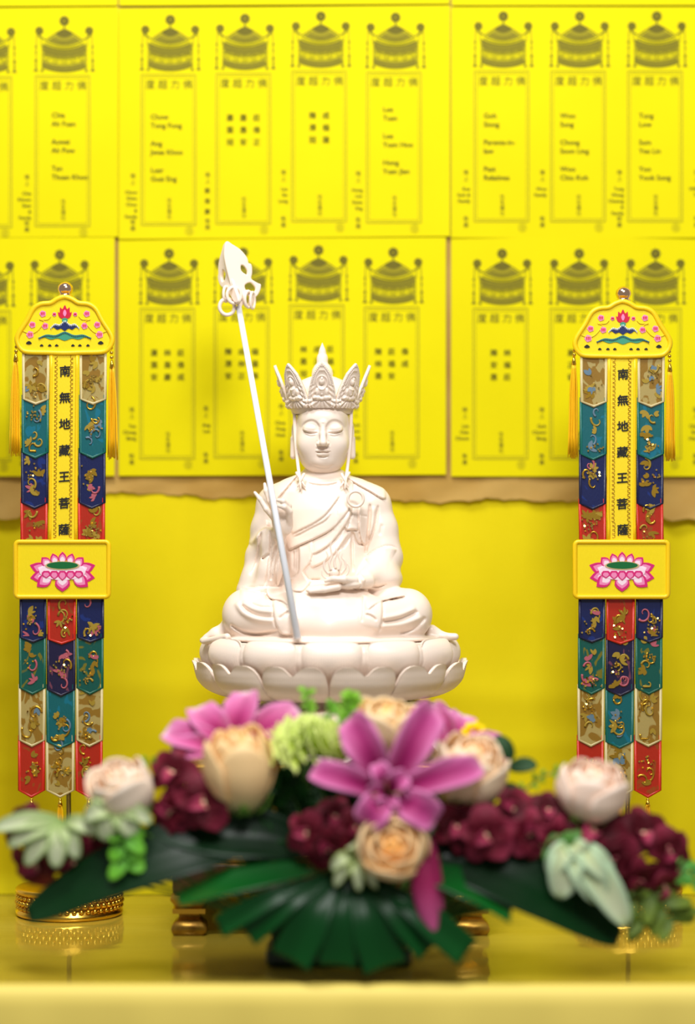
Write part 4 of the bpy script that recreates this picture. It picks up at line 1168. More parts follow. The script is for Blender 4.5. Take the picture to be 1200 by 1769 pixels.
    tag(zz.build('scalloped_edging', gold_th, strip), kind='stuff')
    for k, ch in enumerate('南無地藏王菩薩'):
        y = 641 + k * 45.6; x = 112.5 - (y - 606) * .0074
        Vg, Fg = glyph(ch, 0, 'LEFT', 3); A = np.array(Vg); cxg, cyg = (A[:, 0].min() + A[:, 0].max()) / 2, (A[:, 1].min() + A[:, 1].max()) / 2
        sz = 20.0
        mb = MB()
        for j_, (ox, oy) in enumerate(((-.55, .3), (.55, -.3), (.2, .55), (-.2, -.5), (0, 0))):
            mb.add([Q(x + ox + (a - cxg) * sz, y + oy - (b_ - cyg + (a - cxg) * .08) * sz, YB - .6 - .08 * j_) for a, b_ in Vg], Fg)
        mb.build('embroidered_character', blk, strip, smooth=False)
    # ---- lotus panel
    px0, px1, py0, py1 = 27.5, 188, 936, 1031
    def rrect(x0, x1, y0, y1, r):
        o = []
        for cx_, cy_, a0 in ((x1 - r, y0 + r, -90), (x1 - r, y1 - r, 0), (x0 + r, y1 - r, 90), (x0 + r, y0 + r, 180)):
            for k in range(5):
                a = math.radians(a0 + k * 22.5); o.append((cx_ + r * math.cos(a), cy_ + r * math.sin(a)))
        return o
    rp = [(Q(x, y)[0], Q(x, y)[2]) for x, y in rrect(px0, px1, py0, py1, 6)]
    panel = MB().prism(rp, YB - 4, YB + .5).build('lotus_panel', yel_f, root, smooth=False)
    MB().tube([(x, YB - 4, z) for x, z in rp] + [(rp[0][0], YB - 4, rp[0][1])], 4.0, 8, cap=False, flat=.8).build('panel_binding', yel_b, panel)
    lx, ly = 108.5, 984
    def pet(x, y, ang, ln, wd, m, lift, nm='lotus_petal_stitch'):
        dx_, dy_ = math.sin(ang), -math.cos(ang)
        prof = [(0, .55), (.25, .95), (.5, 1.0), (.72, .72), (.9, .28), (1, 0)]
        l = [(x + dx_ * f * ln - dy_ * v * wd, y + dy_ * f * ln + dx_ * v * wd) for f, v in prof]; r_ = [(x + dx_ * f * ln + dy_ * v * wd, y + dy_ * f * ln - dx_ * v * wd) for f, v in prof[-2::-1]]
        o = [(Q(a, b_)[0], Q(a, b_)[2]) for a, b_ in l + r_]
        MB().prism(o, YB - 4 - lift, YB - 3.8).build(nm, m, panel, smooth=False)
    for i_, (x, y, a, ln, wd, l) in enumerate(((-26, 2, -72, 32, 10, .8), (26, 2, 72, 32, 10, .8), (-26, 10, -98, 30, 10, .9), (26, 10, 98, 30, 10, .9), (-24, -8, -42, 18, 8, .7), (24, -8, 42, 18, 8, .7), (-12, -12, -18, 17, 7, .75), (12, -12, 18, 17, 7, .75), (0, -13, 0, 18, 7, .8),
                               (-22, 12, -128, 28, 11, 1.1), (22, 12, 128, 28, 11, 1.1), (0, 14, 180, 24, 13, 1.3))):
        l = .6 + i_ * .11
        pet(lx + x, ly + y, math.radians(a), ln, wd, pink1, l)
        pet(lx + x, ly + y, math.radians(a), ln * .78, wd * .78, pink2, l + .04)
        pet(lx + x, ly + y, math.radians(a), ln * .55, wd * .6, pink3, l + .07)
    def oval(cx_, cy_, rx, ry, m, lift, nm):
        o = [(Q(cx_ + rx * math.cos(a), cy_ + ry * math.sin(a))[0], Q(cx_ + rx * math.cos(a), cy_ + ry * math.sin(a))[2]) for a in np.linspace(0, 6.2832, 25)[:-1]]
        MB().prism(o, YB - 4 - lift, YB - 3.8).build(nm, m, panel, smooth=False)
    oval(lx, ly + 3, 40, 15, pink3, 2.1, 'lotus_cup')
    for k in range(5):
        pet(lx - 28 + k * 14, ly + 2, math.pi, 17 - abs(k - 2) * 2, 8, pink1, 2.3 + k * .05); pet(lx - 28 + k * 14, ly + 5, math.pi, 12 - abs(k - 2) * 2, 5, pink2, 2.6 + k * .03)
    oval(lx, ly - 7, 30, 7.5, mat('beige_silk', srgb(206, 176, 130), .5), 2.8, 'pod_edge'); oval(lx, ly - 7.5, 27, 6.2, grn, 3.0, 'seed_pod')
    # ---- side tassels hung from the head
    tassel(root, lambda x, y, Y: Q(x, y, Y), 29, 588, 622, 786, 8.5, YB + 3, rr, beads=True, lean=-3)
    tassel(root, lambda x, y, Y: Q(x, y, Y), 192, 597, 634, 792, 8.5, YB + 3, rr, beads=True, lean=2)
    return root

def tassel(root, Q, x, y0, y1, y2, w, Y, rr, beads=True, lean=0):
    cap = MB()
    n = 3 if beads else 1
    hh = (y1 - y0)
    tas = None
    for k in range(n):
        b = Q(x + lean * .2 * k, y0 + (k + .5) * hh * (.22 if beads else .3), Y); MB_ = MB().ball(b, 3.4 if beads else 2.6, 12, 8)
        o = MB_.build('tassel_bead', gold, root)
    a = Q(x + lean * .5, y1 - (12 if beads else 8), Y); b = Q(x + lean * .6, y1 + 2, Y)
    MB().tube([a, ((a[0] + b[0]) / 2, a[1], (a[2] + b[2]) / 2), b], [2.0, 3.4, 4.6], 12).build('tassel_cap', gold, root)
    mb = MB()
    for k in range(34):
        dx, dy = rr.uniform(-1, 1), rr.uniform(-1, 1)
        L = y2 + rr.uniform(-8, 4)
        pts = [Q(x + lean * .6 + dx * 2.6, y1, Y + dy * 2.6), Q(x + lean * .8 + dx * w * .8, y1 + (L - y1) * .3, Y + dy * w * .5), Q(x + lean + dx * w + rr.uniform(-1.5, 1.5), L, Y + dy * w * .6)]
        mb.tube(spline(pts, 3), .8, 4)
    tag(mb.build('tassel_threads', thread_y, root), kind='stuff')

banner('tall embroidered banner on a gold stand, left of the statue', lambda x, y: x, lambda y: y, 120, 1565, 1)
banner('tall embroidered banner on a gold stand, right of the statue', lambda x, y: x + 963.5 + (1.5 if y > 900 else 0), lambda y: y + max(0, 8 - (y - 500) * 8 / 440), 120, 1565, 2)

# ---------------------------------------------------------------- the flower arrangement
P_AT = P
def PF(px, py, Y=0.0): return P_AT(px, py, Y - 70)
def petal_mat(name, rough=0.5, trans=0.0, spec=0.4):
    """colour comes from the petal's own colour attribute (pigment), with a faint grain"""
    if name in MATS: return MATS[name]
    m = mat(name, (1, 1, 1), rough)
    nt, N, LK, b = nodes_of(m)
    at = N.new('ShaderNodeAttribute'); at.attribute_name = 'pigment'
    LK.new(at.outputs['Color'], b.inputs['Base Color'])
    b.inputs['Specular IOR Level'].default_value = spec
    if trans:
        b.inputs['Subsurface Weight'].default_value = trans; b.inputs['Subsurface Radius'].default_value = (.8, .5, .3); b.inputs['Subsurface Scale'].default_value = .004
    return m
PETAL = petal_mat('petal_tissue', .6, spec=.2)
LEAFM = petal_mat('glossy_leaf', .38, spec=.22)
LEAFD = petal_mat('matt_leaf', .5, spec=.2)
STEM = mat('green_stem', srgb(70, 110, 40), .5)

def colour_mesh(name, G, C, m, parent, thick=1.2):
    """a two-sided sheet from a grid of points with a colour for each point"""
    nu, nv = len(G), len(G[0])
    A = np.array(G, dtype=float); 
    du = np.gradient(A, axis=0); dv = np.gradient(A, axis=1)
    n = np.cross(du, dv); n /= (np.linalg.norm(n, axis=2, keepdims=True) + 1e-9)
    T = np.full((nu, nv, 1), thick); 
    front = (A - n * T / 2).reshape(-1, 3); back = (A + n * T / 2).reshape(-1, 3)
    V = np.concatenate([front, back]); F = []
    o = nu * nv
    for i in range(nu - 1):
        for j in range(nv - 1):
            a, b, c, d = i * nv + j, (i + 1) * nv + j, (i + 1) * nv + j + 1, i * nv + j + 1
            F.append((d, c, b, a)); F.append((a + o, b + o, c + o, d + o))
    for i in range(nu - 1):
        for j in (0, nv - 1):
            a, b = i * nv + j, (i + 1) * nv + j
            F.append((a, b, b + o, a + o) if j == 0 else (b, a, a + o, b + o))
    for j in range(nv - 1):
        for i in (0, nu - 1):
            a, b = i * nv + j, i * nv + j + 1
            F.append((b, a, a + o, b + o) if i == 0 else (a, b, b + o, a + o))
    ob = mesh(name, V, np.array(F), m, parent)
    ca = ob.data.color_attributes.new('pigment', 'FLOAT_COLOR', 'POINT')
    Cc = np.concatenate([np.array(C, dtype=np.float32).reshape(-1, 3)] * 2); Cc = np.concatenate([Cc, np.ones((len(Cc), 1), dtype=np.float32)], 1)
    ca.data.foreach_set('color', Cc.ravel())
    return ob

def lerp3(a, b, t): return tuple(a[i] + (b[i] - a[i]) * t for i in range(3))
def ramp(stops, t):
    for (t0, c0), (t1, c1) in zip(stops, stops[1:]):
        if t <= t1: return lerp3(c0, c1, (t - t0) / (t1 - t0 + 1e-9) if t > t0 else 0)
    return stops[-1][1]

def blade(name, path, width, m, parent, along, across=None, normal=(0, -1, .3), cup=.25, nu=16, nv=9, ripple=0.0, twist=0.0, prof=None, thick=1.2, vein=0.0, mid=None):
    """a leaf or petal swept along a path; width(s) half widths; colours along its length and towards its edge"""
    Pp = np.array(spline(path, 8)); L = len(Pp)
    idx = np.linspace(0, L - 1, nu); C = np.array([[np.interp(i, range(L), Pp[:, k]) for k in range(3)] for i in idx])
    G = []; K = []
    N0 = Vector(normal).normalized()
    for i in range(nu):
        s = i / (nu - 1)
        t = Vector(C[min(i + 1, nu - 1)] - C[max(i - 1, 0)]).normalized()
        sd = t.cross(N0)
        if sd.length < 1e-3: sd = Vector((1, 0, 0))
        sd.normalize(); nn = sd.cross(t).normalized()
        if twist:
            q = Matrix.Rotation(twist * s, 3, t); sd = q @ sd; nn = q @ nn
        w = prof(s) * width; row = []; cr = []
        for j in range(nv):
            u = j / (nv - 1) * 2 - 1
            off = cup * w * u * u + ripple * math.sin(s * 17 + j * 2.1) * abs(u) ** 1.5 - vein * math.exp(-(u / .12) ** 2)
            p = Vector(C[i]) + sd * (w * u) + nn * off
            row.append(tuple(p)); c = ramp(along, s)
            if across: c = lerp3(c, across, min(1, abs(u) ** 3))
            if mid: c = lerp3(c, mid, .75 * math.exp(-(u / .3) ** 2) * (1 - .7 * s))
            cr.append(c)
        G.append(row); K.append(cr)
    return colour_mesh(name, G, K, m, parent, thick)
PF_LILY = lambda s: .16 + .84 * math.sin(math.pi * min(1, s * .93 + .04)) ** .75 if s < .97 else .12
PF_LEAF = lambda s: max(.02, math.sin(math.pi * (s * .96 + .02)) ** .7)
PF_ROUND = lambda s: max(.05, (math.sin(math.pi * (s ** .7) * .97 + .03)) ** .55)
PF_STRAP = lambda s: .22 + .78 * min(1, s * 1.5)

def stem(root, a, b, r=3.0):
    mid = ((a[0] + b[0]) / 2, (a[1] + b[1]) / 2 + 8, (a[2] + b[2]) / 2 + 6)
    MB().tube(spline([a, mid, b], 6), r, 8).build('stem', STEM, root)

FOAM = P_AT(585, 1545, -440)
def foam_pt(p):     # where a stem enters the wet foam
    return (FOAM[0] + max(-98, min(98, (p[0] - FOAM[0]) * .35)), FOAM[1] + max(-32, min(32, (p[1] - FOAM[1]) * .4)), TABLE_Z + 60)

# dish and foam
dish = thing('flower_dish', (FOAM[0], FOAM[1], TABLE_Z), 'low dark dish of green foam hidden under the flowers', 'dish')
o = MB().box(FOAM[0] - 112, FOAM[0] + 112, FOAM[1] - 44, FOAM[1] + 44, TABLE_Z + .5, TABLE_Z + 30).build('tray', mat('dark_green_plastic', srgb(16, 40, 20), .4), dish, smooth=False); bevel_mod(o, 8)
fm = MB().box(FOAM[0] - 104, FOAM[0] + 104, FOAM[1] - 38, FOAM[1] + 38, TABLE_Z + 30, TABLE_Z + 92).build('wet_foam', noise_mix(mat('wet_floral_foam', srgb(20, 44, 22), .9), srgb(12, 30, 14), srgb(26, 54, 26), 80, bump=.3), dish, smooth=False); bevel_mod(fm, 10)

def rose(label, px, py, Y, R, H, face, c_in, c_out, c_edge, c_base, open_=.5, seed=1, n=17):
    """face: direction the flower opens towards"""
    rr = random.Random(seed)
    c = Vector(PF(px, py, Y)); f = Vector(face).normalized()
    root = thing('rose', tuple(c - f * H * .5), label, 'rose', 'roses in the arrangement')
    q = f.to_track_quat('Z', 'Y').to_matrix()
    for i in range(n):
        k = i / (n - 1)
        a0 = i * 2.399 + seed
        r_i = R * (.10 + .90 * k ** .8); h_i = H * (1.0 - .20 * k * (.4 + open_) - .10 * rr.random())
        wd = 1.25 - .35 * k
        curl = (k ** 2) * (.10 + .30 * open_) * R
        G = []; C = []
        for a in range(11):
            t = a / 10; row = []; cr = []
            for b in range(11):
                u = b / 10 * 2 - 1
                tt = t * (1 - .30 * abs(u) ** 2.2)
                bul = math.sin(math.pi * min(1, .10 + tt * (.80 - .22 * open_ * k)))
                rad = r_i * (.22 + .78 * bul ** .8) + curl * max(0, tt - .72) / .28 * (1 - .4 * u * u) + R * .012 * math.sin(5 * u + i)
                ang = a0 + u * wd * (.5 + .5 * math.sin(math.pi * (.2 + .6 * tt)))
                z = h_i * (tt - .5) - max(0, tt - .86) * curl * .9
                row.append(tuple(c + q @ Vector((rad * math.cos(ang), rad * math.sin(ang), z))))
                col = lerp3(c_in, c_out, k)
                col = lerp3(c_base, col, min(1, tt * 3.0)); col = lerp3(col, c_edge, max(0, tt - .8) * 3.5 * .6)
                cr.append(col)
            G.append(row); C.append(cr)
        colour_mesh('petal', G, C, PETAL, root, 1.6)
    core = MB(); core.ball((0, 0, 0), (R * .46, R * .46, H * .38), 20, 14)
    core.V = [tuple(c + f * H * .02 + q @ Vector(v)) for v in core.V]
    core.build('bud_core', mat('rose_core_%d' % seed, c_in, .6), root)
    b = c - f * H * .5
    for k in range(5):
        a = k * 1.2566; o = q @ Vector((math.cos(a), math.sin(a), 0))
        blade('sepal', [tuple(b), tuple(b + o * R * .55 + f * H * .06), tuple(b + o * R * .8 + f * H * .22)], R * .18, LEAFD, root, [(0, srgb(70, 110, 40)), (1, srgb(110, 150, 60))], normal=tuple(-f), prof=PF_LEAF, nu=8, nv=5)
    stem(root, tuple(b + f * 4), foam_pt(b), 4)
    return root

CREAM, PEACH, ORANGE = srgb(252, 232, 200), srgb(250, 204, 140), srgb(244, 176, 84)
rose('large peach rose bud leaning on the left pink lily', 415, 1330, -480, 56, 138, (-.08, -.28, .95), srgb(250, 204, 130), srgb(252, 214, 156), srgb(253, 222, 172), srgb(232, 222, 160), .25, 3)
rose('pale cream rose at the left end in front of the left banner', 212, 1366, -470, 52, 96, (-.35, -.45, .8), srgb(250, 214, 180), srgb(252, 230, 206), srgb(255, 244, 230), srgb(224, 220, 170), .5, 5)
rose('cream and apricot rose at the top behind the large lily', 668, 1258, -420, 50, 92, (.1, -.35, .9), srgb(248, 200, 120), srgb(252, 228, 182), srgb(253, 236, 200), srgb(240, 206, 140), .45, 8)
rose('large white and peach rose on the right of the big lily', 808, 1334, -455, 60, 118, (.2, -.4, .85), srgb(250, 206, 146), srgb(252, 224, 188), srgb(255, 242, 226), srgb(216, 204, 130), .4, 11)
rose('open orange rose facing forward below the big lily', 680, 1462, -540, 55, 66, (-.05, -.95, .22), srgb(250, 184, 92), srgb(252, 220, 166), srgb(254, 232, 194), srgb(250, 200, 130), .3, 14, 20)
rose('pale pink rose at the right end in front of the right banner', 1020, 1368, -470, 56, 96, (.15, -.35, .9), srgb(250, 210, 180), srgb(252, 226, 206), srgb(255, 240, 228), srgb(240, 214, 170), .35, 17)

# ---- lilies
LP = [(0, srgb(130, 20, 76)), (.3, srgb(160, 40, 104)), (.7, srgb(182, 72, 134)), (1, srgb(216, 136, 180))]
LPE = srgb(216, 130, 180)
def lily(label, c, tips, wid, seed, bow=30, stamens=True, along=LP, edge=LPE, inner=((-18, -52, 15), (34, -30, 16), (-34, 6, 13), (42, 28, 15), (6, 44, 14))):
    root = thing('lily', PF(*c), label, 'lily', 'pink lilies in the arrangement')
    c3 = Vector(PF(*c)); rl = random.Random(seed)
    for tx, ty, tY, w in tips:
        t3 = Vector(PF(tx, ty, tY)); m = (c3 + t3) / 2 + Vector((0, -bow, bow * .25)); e = c3.lerp(t3, .85) + Vector((0, -bow * .55, bow * .15))
        nrm = Vector((0, -1, .25))
        blade('petal', [tuple(c3), tuple(m), tuple(e), tuple(t3)], w * 1.2, PETAL, root, along, edge, normal=tuple(nrm), cup=.34, prof=PF_LILY, ripple=2.2, nu=18, nv=11, vein=1.5, thick=1.6, mid=srgb(140, 18, 86), twist=rl.uniform(-.7, .7))
    if stamens:
        for ix, iy, w in inner:
            t3 = Vector(PF(c[0] + ix, c[1] + iy, c[2] - 26)); m = (c3 + t3) / 2 + Vector((0, -26, 8))
            blade('inner_petal', [tuple(c3), tuple(m), tuple(t3)], w, PETAL, root, along, edge, normal=(0, -1, .25), cup=.6, prof=PF_LILY, ripple=1.5, nu=12, nv=9, thick=1.6, mid=srgb(140, 18, 86))
        for k in range(5):
            a = k * 1.2566 + .4; e = c3 + Vector((22 * math.cos(a), -52, 22 * math.sin(a)))
            MB().tube(spline([tuple(c3), tuple(c3.lerp(e, .5) + Vector((0, -6, 0))), tuple(e)], 5), 1.3, 6).build('stamen', mat('pale_green_stamen', srgb(180, 190, 110), .5), root)
            MB().ball(tuple(e), (2, 2.4, 5), 8, 6).build('anther', mat('brown_anther', srgb(120, 56, 20), .7), root)
    stem(root, tuple(c3 + Vector((0, 6, 0))), foam_pt(c3), 4)
    return root
lily('large open pink lily in the middle of the arrangement', (668, 1372, -500), [(604, 1240, -490, 24), (748, 1222, -470, 24), (538, 1333, -520, 18), (832, 1326, -520, 20), (632, 1424, -545, 21), (752, 1418, -540, 22)], 22, 1, 26)
lily('pink lily at the back left above the large peach rose', (400, 1292, -420), [(284, 1266, -430, 20), (338, 1224, -410, 22), (428, 1196, -400, 22), (520, 1232, -420, 24), (296, 1296, -440, 17), (470, 1290, -440, 18)], 22, 2, 16, False, [(0, srgb(150, 24, 86)), (.4, srgb(196, 70, 136)), (.75, srgb(220, 130, 178)), (1, srgb(248, 220, 232))])
lily('partly hidden pink lily behind the big white and peach rose', (782, 1290, -390), [(744, 1220, -380, 18), (800, 1236, -370, 20), (868, 1286, -400, 16), (880, 1306, -410, 12), (866, 1376, -420, 13)], 20, 3, 10, False, [(0, srgb(150, 24, 86)), (.4, srgb(196, 76, 140)), (.75, srgb(222, 140, 186)), (1, srgb(246, 220, 234))])

# long drooping magenta petal, and small yellow bloom
MG = [(0, srgb(120, 24, 60)), (.5, srgb(150, 34, 84)), (1, srgb(206, 96, 150))]
dr = thing('drooping_bud', PF(735, 1450, -540), 'long narrow magenta bud drooping below the orange rose', 'flower bud')
blade('petal', [PF(728, 1448, -530), PF(732, 1500, -548), PF(738, 1560, -556), PF(748, 1612, -552)], 20, PETAL, dr, MG, None, prof=lambda s: max(.06, math.sin(math.pi * (s * .9 + .08)) ** .6), cup=-.5, nu=18, nv=11)
blade('petal', [PF(738, 1448, -526), PF(744, 1500, -540), PF(750, 1556, -546), PF(752, 1604, -546)], 15, PETAL, dr, MG, None, prof=lambda s: max(.06, math.sin(math.pi * (s * .9 + .08)) ** .6), cup=-.4, nu=18, nv=11)
stem(dr, PF(732, 1452, -528), foam_pt(PF(732, 1452, -520)), 3)
yb = thing('small_yellow_flower', PF(818, 1268, -390), 'small bright yellow bloom peeping out above the white and peach rose', 'flower')
for k in range(9):
    a = k * .698; c3 = PF(818, 1268, -392)
    blade('petal', [c3, (c3[0] + 11 * math.cos(a), c3[1] - 6, c3[2] + 11 * math.sin(a)), (c3[0] + 20 * math.cos(a), c3[1] - 2, c3[2] + 20 * math.sin(a))], 7, PETAL, yb, [(0, srgb(240, 190, 0)), (1, srgb(255, 224, 0))], prof=PF_ROUND, nu=7, nv=5)
stem(yb, PF(818, 1270, -388), foam_pt(PF(818, 1270, -388)), 2.5)

# ---- green carnation
car = thing('carnation', PF(532, 1320, -455), 'ruffled lime green carnation between the left lily and the big lily', 'carnation')
cc = Vector(PF(532, 1302, -455)); rr = random.Random(4)
for i in range(64):
    k = i / 63; th_ = i * 2.399; el = math.radians(86 - 92 * k)
    d = Vector((math.cos(th_) * math.cos(el), math.sin(th_) * math.cos(el), math.sin(el)))
    R_ = 66 * (1 - .12 * rr.random()); tip = cc + Vector((d.x * R_ * 1.04, d.y * R_ * .9, d.z * R_ * .82))
    blade('petal', [tuple(cc), tuple(cc.lerp(tip, .6) + Vector((0, 0, 3))), tuple(tip)], 25, PETAL, car, [(0, srgb(170, 200, 40)), (.6, srgb(206, 228, 70)), (1, srgb(230, 242, 150))], normal=(-d.y + .2, d.x - .3, .4), prof=lambda s: .15 + .85 * s ** 1.4, ripple=3.4, cup=.3, nu=10, nv=13)
MB().tube(spline([tuple(cc + Vector((0, 0, -8))), tuple(cc + Vector((0, 0, -46)))], 4), [16, 18, 15, 11, 6], 12).build('calyx', STEM, car)
stem(car, tuple(cc + Vector((0, 0, -44))), foam_pt(cc), 4)

# ---- burgundy orchids
def orchid(label, px, py, Y, size, face, roll, seed):
    rr = random.Random(seed)
    c = Vector(PF(px, py, Y)); f = Vector(face).normalized(); q = f.to_track_quat('-Y', 'Z').to_matrix() @ Matrix.Rotation(roll, 3, 'Y')
    root = thing('orchid', tuple(c), label, 'orchid', 'burgundy orchids in the arrangement')
    dk, md, lt_ = srgb(66, 2, 14), srgb(104, 12, 36), srgb(160, 58, 84)
    tone = rr.uniform(-.45, .4)
    al = [(0, srgb(60, 2, 14)), (.5, lerp3(dk, md, .5 + tone)), (1, lerp3(md, lt_, .4 + tone))]
    for ang, ln, w in ((90, 1.0, .42), (18, 1.0, .56), (162, 1.0, .56), (232, .95, .40), (308, .95, .40)):
        a = math.radians(ang + rr.uniform(-8, 8)); d = q @ Vector((math.cos(a), 0, math.sin(a))); out = q @ Vector((0, -1, 0))
        L = size * ln * rr.uniform(.92, 1.05)
        blade('petal', [tuple(c), tuple(c + d * L * .5 + out * size * .14), tuple(c + d * L + out * size * rr.uniform(-.15, .10))], size * w, PETAL, root, al, None, normal=tuple(out), prof=PF_ROUND, cup=.18, ripple=size * .03, nu=10, nv=9)
    out = q @ Vector((0, -1, 0)); dn = q @ Vector((0, 0, -1))
    blade('lip', [tuple(c), tuple(c + out * size * .35 + dn * size * .1), tuple(c + out * size * .45 + dn * size * .5)], size * .24, PETAL, root, [(0, srgb(236, 190, 150)), (.4, srgb(170, 60, 90)), (1, srgb(120, 16, 50))], normal=tuple(out), prof=PF_ROUND, cup=.5, nu=8, nv=7)
    MB().ball(tuple(c + out * size * .16), size * .09, 10, 8).build('column', mat('pale_orchid_column', srgb(236, 196, 160), .5), root)
    stem(root, tuple(c - out * 3), foam_pt(c), 2.2)
    return root
O = [(300, 1336, -470, 40, (-.4, -1, .3), .3, 'burgundy orchid left of the large peach rose, topmost of three'), (352, 1388, -495, 46, (-.1, -1, .2), 1.2, 'burgundy orchid just under the large peach rose'), (296, 1402, -480, 38, (-.5, -1, 0), 2.3, 'burgundy orchid between the left cream rose and the peach rose'),
     (46, 1428, -455, 40, (-.5, -1, .4), .2, 'burgundy orchid at the far left edge, upper'), (64, 1490, -470, 44, (-.3, -1, -.4), 1.5, 'burgundy orchid at the far left, hanging below the pale leaves'), (126, 1488, -465, 40, (.1, -1, -.3), .7, 'burgundy orchid under the pale leaves, toward the cream rose'), (158, 1446, -462, 34, (.2, -1, 0), 1.9, 'burgundy orchid just below the left cream rose'),
     (578, 1412, -500, 34, (.1, -1, .3), .4, 'burgundy orchid below the carnation, upper right of its cluster'), (530, 1440, -505, 36, (-.3, -1, .1), 1.6, 'burgundy orchid below the carnation, leftmost of its cluster'), (566, 1466, -515, 38, (0, -1, -.2), 2.6, 'burgundy orchid below the carnation, lowest of its cluster'), (612, 1430, -505, 30, (.3, -1, .1), .9, 'burgundy orchid between the carnation stem and the orange rose'),
     (790, 1430, -490, 40, (0, -1, .2), .5, 'burgundy orchid right of the orange rose'), (838, 1444, -505, 46, (.1, -1, .1), 1.1, 'burgundy orchid right of centre showing a pale throat'), (884, 1400, -480, 38, (.2, -1, .4), 2.0, 'burgundy orchid below the white and peach rose on the right'), (912, 1440, -490, 40, (.3, -1, 0), 2.8, 'burgundy orchid beside the small green leaves right of centre'), (946, 1402, -470, 34, (.1, -1, .5), .2, 'burgundy orchid just left of the right end rose'), (958, 1448, -482, 36, (.4, -1, -.2), 1.4, 'burgundy orchid under the right end rose, left side'),
     (1024, 1436, -485, 52, (-.1, -1, .3), .6, 'large dark burgundy orchid right under the pale pink rose'), (1056, 1486, -490, 46, (.1, -1, -.2), 1.9, 'dark burgundy orchid above the pale leaves on the right'), (1108, 1442, -475, 44, (.3, -1, .4), .1, 'burgundy orchid with raised petal, second from the right end'), (1098, 1520, -485, 42, (.2, -1, -.5), 2.4, 'burgundy orchid hanging lowest on the right'), (1152, 1472, -470, 42, (.5, -1, .1), 1.0, 'burgundy orchid at the far right end'), (1146, 1530, -475, 34, (.4, -1, -.6), .8, 'small burgundy orchid under the far right one')]
for k, (x, y, Y, s_, f, r_, lb) in enumerate(O): orchid(lb, x, y, Y, s_, f, r_, 40 + k)

# ---- leaves
DG = [(0, srgb(2, 22, 6)), (.5, srgb(4, 38, 12)), (1, srgb(6, 48, 16))]
MGN = [(0, srgb(2, 44, 12)), (.6, srgb(4, 78, 22)), (1, srgb(8, 88, 28))]
def leaf(name, label, path, w, along, cat='leaf', group=None, prof=PF_LEAF, m=None, across=None, **kw):
    root = thing(name, path[0], label, cat, group)
    blade('leaf_blade', path, w, m or LEAFM, root, along, across, prof=prof, **kw)
    stem(root, path[0], foam_pt(path[0]), 3)
    return root
leaf('broad_leaf', 'long broad dark green leaf reaching down to the left', [PF(420, 1452, -470), PF(320, 1466, -500), PF(190, 1510, -505), PF(48, 1582, -495)], 52, DG, prof=lambda s: max(.02, math.sin(math.pi * (s ** .8) * .96 + .03) ** .6), normal=(0, -.75, .66), nu=26, nv=13, vein=2, cup=.15, group='broad dark leaves')
leaf('broad_leaf', 'long broad dark green leaf reaching down to the right', [PF(760, 1480, -490), PF(850, 1500, -500), PF(950, 1548, -500), PF(1068, 1622, -490)], 56, DG, prof=lambda s: max(.02, math.sin(math.pi * (s ** .8) * .96 + .03) ** .6), normal=(0, -.75, .66), nu=26, nv=13, vein=2, cup=.15, group='broad dark leaves')
leaf('broad_leaf', 'broad dark green leaf behind the peach rose stem', [PF(560, 1470, -450), PF(460, 1445, -470), PF(370, 1440, -480), PF(270, 1436, -480)], 44, DG, normal=(0, -.85, .5), nu=20, nv=11, vein=2, group='broad dark leaves')
leaf('broad_leaf', 'broad dark green leaf under the right orchids', [PF(700, 1480, -470), PF(790, 1476, -480), PF(880, 1488, -480), PF(960, 1510, -470)], 46, DG, normal=(0, -.85, .5), nu=20, nv=11, vein=2, group='broad dark leaves')
leaf('glossy_leaf', 'green leaf with a shining tip low on the left, before the stand foot', [PF(540, 1500, -500), PF(460, 1512, -520), PF(380, 1530, -530), PF(306, 1556, -530)], 34, MGN, prof=lambda s: .5 + .5 * math.sin(math.pi * s) if s < .95 else .3, normal=(-.1, -.45, .9), nu=20, nv=9, cup=.1, group='cut palm leaves')
leaf('glossy_leaf', 'green leaf with a pale shine low on the right, before the stand foot', [PF(690, 1500, -510), PF(760, 1515, -525), PF(820, 1535, -530), PF(884, 1570, -525)], 38, MGN, prof=lambda s: .45 + .55 * min(1, s * 1.6), normal=(.1, -.5, .85), nu=20, nv=9, cup=.1, group='cut palm leaves')
fan = thing('fan_palm_leaf', PF(590, 1520, -500), 'dark green fan palm leaf spread over the table edge below the flowers', 'leaf')
for (tx, ty, w) in ((378, 1602, 17), (430, 1618, 17), (502, 1660, 31), (582, 1668, 27), (664, 1672, 32), (742, 1640, 24), (806, 1646, 24)):
    s_ = PF(600 + (tx - 600) * .12, 1512, -500); e_ = PF(tx, ty, -545)
    m_ = tuple((s_[i] + e_[i]) / 2 + (0, -24, 10)[i] for i in range(3))
    e_ = (e_[0], e_[1], max(e_[2], TABLE_Z + 3))
    blade('leaflet', [s_, m_, e_], w, LEAFM, fan, [(0, srgb(2, 26, 8)), (.5, srgb(3, 54, 18)), (1, srgb(6, 76, 24))], prof=PF_STRAP, normal=(0, -.9, .4), cup=.22, nu=16, nv=9, vein=1.5)
stem(fan, PF(600, 1512, -500), foam_pt(PF(600, 1512, -500)), 4)

